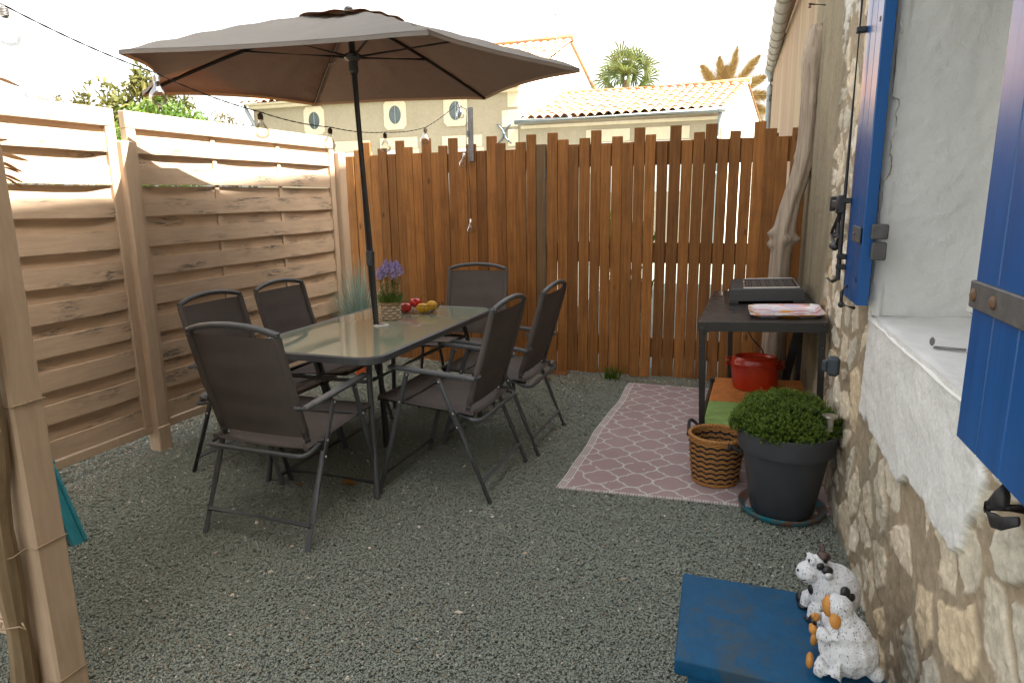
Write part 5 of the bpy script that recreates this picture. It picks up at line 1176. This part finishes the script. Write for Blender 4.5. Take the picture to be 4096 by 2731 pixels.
# ================================================================== NEIGHBOURING HOUSES AND PLANTS
def plaster(name, base, vs=1.5, var=.16):
    k = NT(name); f_ = k.noise(vs, 6, .65); g_ = k.noise(14, 5, .7)
    c = k.mix(.5, k.ramp(f_, [(.3, tuple(x*(1-var) for x in base)), (.7, tuple(x*(1+var) for x in base))]), k.ramp(g_, [(.3, tuple(x*(1-var) for x in base)), (.7, tuple(x*(1+var) for x in base))])); k.P(Base_Color=c, Roughness=.95, Specular_IOR_Level=.1); k.bump(g_, .3, .02); return k.m
facade = plaster('grey_beige_plaster', (.40, .345, .245)); lime = plaster('pale_limewash', (.66, .62, .54)); cut = plaster('pale_cut_stone', (.70, .61, .44), 3, .12)
def tiles(P00, P10, P01, P11, nc, nr, amp=.055, thick=.02):
    """canal tiles: P00,P10 eave left/right, P01,P11 ridge left/right"""
    P00, P10, P01, P11 = map(np.array, (P00, P10, P01, P11)); n_ = np.cross(P10-P00, P01-P00); n_ = n_/np.linalg.norm(n_)
    n_ = n_ if n_[2] > 0 else -n_
    V = []; sub = 8
    for r in range(nr):
        for (t, h) in ((r/nr, thick), ((r+.999)/nr, 0.)):
            row = []
            for c in range(nc*sub+1):
                u = c/(nc*sub); ph = (c/sub) % 1; row.append((P00*(1-u)+P10*u)*(1-t)+(P01*(1-u)+P11*u)*t+n_*(amp*abs(math.sin(math.pi*ph))**.8+h*(.5+.5*math.sin(math.pi*ph))+.006*math.sin(c//sub*7.7+r*3.1)))
            V.append(row)
    mb = MB(); mb.grid(np.array(V)); return mb
tile = NT('canal_tiles'); tv = tile.vor(4.2); tile.P(Base_Color=tile.mix(.35, tile.ramp(tile.noise(7, 5), [(.3, (.40, .17, .085)), (.7, (.58, .33, .19))]), tv.outputs['Color'], 'SOFT_LIGHT'), Roughness=.9)
nh = thing('neighbour_house', 'large grey-beige plastered house with round attic windows beyond the back fence', 'house', (-9, 15, 0))
xl, xr_, y0, yr, y1 = -12.55, -5.26, 15., 19.4, 24.0
ze, zr_, zb_ = 3.86, 5.60, 4.2
mb = MB()
V = [(x, y, z) for x in (xl, xr_) for y, z in ((y0, -.1), (y1, -.1), (y1, zb_), (yr, zr_), (y0, ze))]
mb.add(V, [[0, 1, 2, 3, 4], [9, 8, 7, 6, 5], [0, 4, 9, 5], [1, 6, 7, 2]]); part('wall', mb, facade, nh)
mb = MB(); mb.add([(xr_+.006, y, z) for y, z in ((y0+.01, 0), (y1, 0), (y1, zb_), (yr, zr_), (y0+.01, ze))], [[0, 1, 2, 3, 4]]); part('gable_wall', mb, lime, nh, label='sunlit pale gable wall')
rf = part('roof', tiles((xl-.2, y0-.25, ze-.02), (xr_+.06, y0-.25, ze-.02), (xl-.2, yr, zr_+.06), (xr_+.06, yr, zr_+.06), 34, 9), tile.m, nh, smooth=True, angle=40)
mb = MB(); mb.grid(np.array([[(xl-.2, yr, zr_+.05), (xr_+.06, yr, zr_+.05)], [(xl-.2, y1+.2, zb_), (xr_+.06, y1+.2, zb_)]])); mb.tube([(xl-.2, yr, zr_+.12), (xr_+.1, yr, zr_+.12)], .10, 10)
mb.bar((xr_+.05, yr, zr_+.03), (xr_+.05, y1+.1, zb_), .05, .12); part('roof_ridge', mb, tile.m, nh)
mb = MB(); mb.box(((xl+xr_)/2, y0-.06, ze-.09), (xr_-xl+.1, .16, .09), .02); mb.box(((xl+xr_)/2, y0-.10, ze-.03), (xr_-xl+.16, .24, .05), .015); part('cornice', mb, cut, nh)
mb = MB(); mb.tube([(xl-.15, y0-.12, ze-.02), (xl-.12, y0-.12, ze-.15), (xl+.04, y0-.07, ze-.5), (xl+.04, y0-.07, .1)], .05, 10); part('downpipe', mb, M['zinc'], nh, smooth=True)
mb = MB()
for i in range(9): mb.box((xr_-(.20 if i % 2 else .13), y0-.010, .22+i*.42), (.40 if i % 2 else .25, .03, .36), .012)
part('quoins', mb, cut, nh)
def oculus(x, z):
    w_, h_, n = .30, .34, 40; mb = MB(); V = []; 
    O = []; I = []
    for i in range(n):
        a = 2*math.pi*i/n; c, s_ = math.cos(a), math.sin(a); k_ = 1/max(abs(c), abs(s_)); sm_ = .86 if abs(abs(c)-abs(s_)) < .12 else 1
        O.append((x+w_*c*k_*sm_, z+h_*s_*k_*sm_)); I.append((x+.165*c, z+.21*s_))
    for P_, y in ((O, y0+.0), (O, y0-.028), (I, y0-.028), (I, y0+.02)): V.append([(a, y, b) for a, b in P_])
    mb.grid(np.array(V), closed=True); wn_ = part('window', mb, cut, nh); mb = MB(); mb.add([(a, y0-.012, b) for a, b in I], [list(range(n))]); part('pane', mb, simple('grey_blue_pane', (.10, .125, .125), .12, 0, .3, 3), wn_)
    mb = MB(); mb.bar((x, y0-.018, z-.2), (x, y0-.018, z+.2), .02, .01); part('bar', mb, M['zinc'], wn_)
for x, z in ((-10.69, 3.36), (-8.39, 3.385), (-6.80, 3.395)): oculus(x, z)
def lowwin(x, zt, yy, par, wd=.86):
    mb = MB(); mb.box((x, yy-.012, zt-.13), (wd+.16, .03, .26), .015); mb.box((x-wd/2-.03, yy-.010, zt-.6), (.16, .028, .66), .012); mb.box((x+wd/2+.03, yy-.010, zt-.6), (.16, .028, .66), .012)
    w_ = part('window', mb, cut, par); mb = MB(); mb.box((x, yy-.004, zt-.8), (wd-.06, .012, 1.06), .003); part('shutter', mb, simple('white_shutter', (.75, .73, .68), .6, 0, .05), w_)
for x, zt in ((-9.62, 2.83), (-8.33, 2.86), (-6.66, 2.84)): lowwin(x, zt, y0, nh)
an_ = simple('blue_grey_anchor', (.10, .14, .18), .6)
mb = MB()
for s_ in (-1, 1): mb.tube([(-5.60+s_*(.17-.32*t*(1-t)*2), y0-.03, 2.62+.42*t) for t in np.linspace(0, 1, 10)], .028, 8, sq=(1, .6))
mb.ell((-5.60, y0-.05, 2.83), (.04, .03, .04)); part('wall_anchor', mb, an_, nh, smooth=True)
mb = MB(); mb.tube([(-5.19, 17.9, 4.25), (-5.22, 17.9, 5.2), (-5.245, 17.9, 5.95)], .016, 8); mb.ell((-5.247, 17.9, 5.98), (.035, .035, .04)); mb.box((-5.20, 17.9, 4.55), (.07, .06, .16), .01)
mb.tube([(-5.17, 17.9, 5.98), (-5.13, 17.9, 5.94), (-5.12, 17.9, 5.86), (-5.08, 17.9, 5.80)], [.008, .02, .018, .006], 8); part('antenna', mb, simple('antenna_metal', (.3, .27, .2), .5, .3), nh, smooth=True, angle=60)
ax_ = thing('annex', 'low plastered outbuilding with terracotta canal tiles and grey gutter beyond the gate', 'outbuilding', (-3, 15, 0))
AR, AA, AB = (-.87, 15.0), (-.48, 17.5), (-.18, 20.0); zE = 3.06
mb = MB(); V = [(-5.25, 15, -.1), (AR[0], 15, -.1), (AR[0], 15, zE), (-5.25, 15, zE)]; mb.add(V, [[0, 1, 2, 3]]); part('wall', mb, facade, ax_)
mb = MB(); mb.add([(AR[0], 15.003, -.1), (AB[0], 20, -.1), (AB[0], 20, 3.22), (AA[0], 17.5, 3.90), (AR[0], 15.003, zE)], [[0, 1, 2, 3, 4]]); mb.add([(AB[0], 20, -.1), (-5.25, 20, -.1), (-5.25, 20, 3.2), (AB[0], 20, 3.2)], [[0, 1, 2, 3]]); part('gable_wall', mb, lime, ax_, label='sunlit white end wall')
part('roof', tiles((-5.2, 14.86, 3.10), (-.80, 14.86, 3.10), (-5.2, 18.4, 4.08), (-.44, 17.5, 3.95), 23, 11, .06, .028), tile.m, ax_, smooth=True, angle=40)
mb = MB(); mb.tube([(-5.2, 18.4, 4.12), (-.42, 17.5, 3.99)], .085, 10); mb.grid(np.array([[(-5.2, 18.4, 4.08), (-.44, 17.5, 3.95)], [(-5.2, 20.2, 3.2), (-.12, 20.1, 3.25)]])); part('roof_ridge', mb, tile.m, ax_)
mb = MB(); mb.tube([(-5.28, 14.80, 3.055), (-.80, 14.80, 3.09)], .062, 12); part('gutter', mb, M['zinc'], ax_, smooth=True)
mb = MB(); mb.tube([(-.90, 14.82, 3.03), (-.90, 14.84, 2.95), (-.94, 14.95, 2.72), (-.94, 14.95, .1)], .045, 10)
for z in (2.5, 1.8): mb.tube([(-.94, 14.95, z), (-.94, 14.95, z+.08)], .055, 10)
part('downpipe', mb, M['zinc'], ax_, smooth=True)
mb = MB(); mb.box((-3.05, 14.985, 2.955), (4.3, .06, .07), .01); part('cornice', mb, cut, ax_)
for x, zt in ((-3.22, 2.83), (-1.98, 2.83)): lowwin(x, zt, 15., ax_, .80)

def leaves(n, blobs, s, elong=1.6, flat=.0):
    Q = np.zeros((n, 4, 3)); w_ = np.array([b[1][0]*b[1][1]*b[1][2] for b in blobs])**.66; ch = rng.choice(len(blobs), n, p=w_/w_.sum())
    C = np.array([b[0] for b in blobs])[ch]; Rr = np.array([b[1] for b in blobs])[ch]
    d = rng.normal(0, 1, (n, 3)); d /= np.linalg.norm(d, axis=1, keepdims=True); rad = rng.random(n)**.35
    P = C+d*Rr*rad[:, None]; P = P+(fbm(P*2.2, 3, 5)[:, None]-.5)*.35*Rr
    g_ = vnoise(P*3.2, 77); keep = g_ > .30; P, d = P[keep], d[keep]; n = len(P)
    u_ = rng.normal(0, 1, (n, 3)); u_ /= np.linalg.norm(u_, axis=1, keepdims=True); v_ = np.cross(u_, d+rng.normal(0, .6, (n, 3))); v_ /= np.linalg.norm(v_, axis=1, keepdims=True); sz = s*rng.uniform(.6, 1.4, (n, 1))
    Q = np.stack([P-u_*sz*elong, P+v_*sz*.55, P+u_*sz*elong, P-v_*sz*.55], 1); A_ = np.clip(vnoise(P*1.7, 31)*.8+rng.normal(.1, .2, n), 0, 1); mb = MB(); mb.quads(Q, A_); return mb
def tree(name, label, base, blobs, n, s, mat, group, elong=1.6, trunk=.12):
    t = thing(name, label, 'tree' if 'hedge' not in name else 'hedge', base, group); mb = MB(); top = np.mean([b[0] for b in blobs], 0); b0 = np.array(base)
    mb.tube([b0, b0*.6+top*.4, top], [trunk, trunk*.8, trunk*.3], 8)
    for b in blobs[:9]: mb.tube([b0*.5+top*.5, (b0*.3+top*.3+np.array(b[0])*.4), np.array(b[0])+np.array([0, 0, b[1][2]*.7])], [trunk*.4, trunk*.25, trunk*.05], 6)
    part('trunk', mb, M['bark'], t); part('crown', leaves(n, blobs, s, elong), mat, t); return t
def at_(x, y, z, rx, rz): return ((x, y, z), (rx, rx, rz))
tree('broadleaf_tree', 'olive-green broadleaf tree showing above the gap between the beige fence panels', (-13.9, 12.3, 0), [at_(-14.4, 12.2, 2.6, 1.0, .9), at_(-13.4, 12.4, 2.8, 1.0, 1.2), at_(-14.35, 12.1, 3.75, .42, .5), at_(-13.7, 12.3, 3.55, .6, .6), at_(-13.25, 12.3, 4.15, .26, .38), at_(-13.0, 12.3, 3.9, .4, .45), at_(-15.0, 12.2, 3.2, .35, .4), at_(-12.7, 12.4, 3.6, .5, .6), at_(-14.9, 12, 3.7, .16, .3)], 5200, .055, M['olive'], 'trees behind the left fence')
tree('conifer', 'bright green feathery conifer behind the beige fence, right of the olive tree', (-11.6, 11.3, 0), [at_(-12.6, 11, 1.9, .6, .9), at_(-11.7, 11.2, 2.3, .95, 1.0), at_(-12.3, 11, 2.9, .5, .45), at_(-11.2, 11.3, 2.75, .65, .5), at_(-11.75, 11.2, 3.15, .6, .35), at_(-10.7, 11.3, 2.6, .6, .5), at_(-12.7, 11, 2.4, .5, .5)], 8000, .030, M['conifer'], 'trees behind the left fence', 3.0)
tree('hedge', 'pale twiggy hedge above the left fence top at the far left', (-21.5, 16, 0), [at_(-24.5, 16, 3.8, 1.2, .9), at_(-23, 16, 4.0, 1.3, .8), at_(-21.3, 16, 4.05, 1.2, .75), at_(-19.6, 16, 3.7, 1.1, .8), at_(-22.5, 16.2, 2.4, 2.5, 1.6), at_(-18.6, 15.6, 3.1, 1.2, .9)], 5200, .05, M['dryhedge'], 'pale hedges in the distance', 2.2, .06)
tree('hedge', 'pale yellow twiggy hedge between the green conifer and the big house corner', (-14.3, 16.4, 0), [at_(-16, 16.3, 2.8, 1.2, 1.0), at_(-15, 16.4, 3.2, .9, .75), at_(-14.2, 16.4, 2.9, .7, .75), at_(-13.5, 16.5, 2.7, .5, .7), at_(-14.6, 16.4, 1.7, 1.6, 1.3)], 4200, .04, M['dryhedge'], 'pale hedges in the distance', 2.2, .06)
tree('green_shrub', 'bright green shrub glimpsed through the gaps of the back gate', (-1.4, 7.3, 0), [at_(-1.5, 7.3, .9, .28, .38), at_(-1.2, 7.3, .8, .26, .35), at_(-1.35, 7.3, .45, .3, .4)], 2200, .03, M['conifer'], None, 2.0, .03)
# palms
pf = thing('fan_palm', 'green fan palm standing behind the tiled outbuilding roof', 'palm tree', (-4.2, 22, 0))
pc = np.array([-4.17, 22., 5.05]); mb = MB(); mb.tube([(-4.2, 22, 0), (-4.18, 22, 3), pc+np.array([0, 0, -.15])], [.14, .13, .12], 12); part('trunk', mb, M['bark'], pf)
Q = []; A_ = []; ST = MB()
fans = [(t, .10, -1.6) for t in (20, 100, 170)]+[(t, .55, .25*math.sin(i*2.1)) for i, t in enumerate(np.linspace(-40, 220, 10))]+[(t, .28, -.45) for t in np.linspace(0, 180, 4)]
for (t, L_, yy) in fans:
    d = np.array([math.cos(R(t)), yy, math.sin(R(t))]); d /= np.linalg.norm(d); hub_ = pc+d*L_*rng.uniform(.85, 1.15); ST.tube([pc, (pc+hub_)/2+np.array([0, 0, .04]), hub_], [.018, .014, .01], 5, a=.4)
    nrm = np.array([rng.normal(0, .35), -1., rng.normal(0, .35)]); u_ = np.cross(d, nrm); u_ /= np.linalg.norm(u_); col = np.clip(.45+.4*math.sin(R(t))+rng.normal(0, .2), 0, 1)
    for j in range(14):
        b_ = R(-100+200*j/13); dr = d*math.cos(b_)+u_*math.sin(b_); l = rng.uniform(.38, .66)*(1-.2*abs(b_)/1.9); w_ = np.cross(dr, nrm); w_ = w_/np.linalg.norm(w_)*.028; m_ = hub_+dr*l*.65; e = hub_+dr*l-np.array([0, 0, .14*rng.random()]); Q += [[hub_-w_*.4, hub_+w_*.4, m_+w_, m_-w_], [m_-w_, m_+w_, e+w_*.15, e-w_*.15]]; A_ += [np.clip(col+rng.normal(0, .15), 0, 1)]*2
part('stalks', ST, M['palm'], pf); mb = MB(); mb.quads(Q, A_); part('fronds', mb, M['palm'], pf)
pd = thing('date_palm', 'palm with long feathery dry orange fronds behind the outbuilding and the gutter', 'palm tree', (-1.2, 22, 0))
pc = np.array([-1.25, 22., 3.95]); mb = MB(); mb.tube([(-1.2, 22, 0), (-1.2, 22, 2), pc], [.22, .2, .2], 12); part('trunk', mb, M['bark'], pd)
Q = []; A_ = []; ST = MB()
for i, (az_, el_, L_) in enumerate(((182, 22, 1.5), (172, 50, 1.5), (176, 66, 1.75), (150, 82, 1.6), (20, 80, 1.9), (0, 63, 2.1), (5, 50, 1.8), (12, 34, 1.7), (200, 12, 1.3), (0, 15, 1.5), (-10, -2, 1.4), (4, -18, 1.2), (60, 55, 1.5), (120, 45, 1.5), (186, 38, 1.3), (180, 20, 2.3), (178, 40, 2.1), (184, 8, 2.0), (90, 70, 1.6))):
    d = np.array([math.cos(R(az_))*math.cos(R(el_)), math.sin(R(az_))*math.cos(R(el_))*.6, math.sin(R(el_))]); prev = pc; pts_ = []
    for t in np.linspace(0, 1, 13): pts_.append(pc+d*L_*t+np.array([0, 0, -.5*L_*t*t*math.cos(R(el_))]))
    ST.tube(pts_, [.02*(1-k_/14) for k_ in range(13)], 5, a=.5)
    for k_ in range(1, 39):
        t = .12+.88*k_/39; p = interp(pts_, t*12-.001); tg = interp(pts_, min(t*12+.6, 11.99))-p; tg /= np.linalg.norm(tg); s_v = np.cross(tg, [0.15, 1., .1]); s_v /= np.linalg.norm(s_v)
        for sg in (-1, 1):
            l = .42*math.sin(math.pi*(.12+.86*t))*rng.uniform(.75, 1.1); e = p+tg*l*.75+s_v*sg*l*.55-np.array([0, 0, .05*l]); w_ = np.cross(e-p, [0, 1, .2]); w_ = w_/np.linalg.norm(w_)*.017; Q.append([p-w_, p+w_, e+w_*.2, e-w_*.2]); A_.append(rng.random())
part('stalks', ST, M['drypalm'], pd); mb = MB(); mb.quads(Q, A_); part('fronds', mb, M['drypalm'], pd)
for o in bpy.data.objects:
    if '_org' in o: del o['_org']
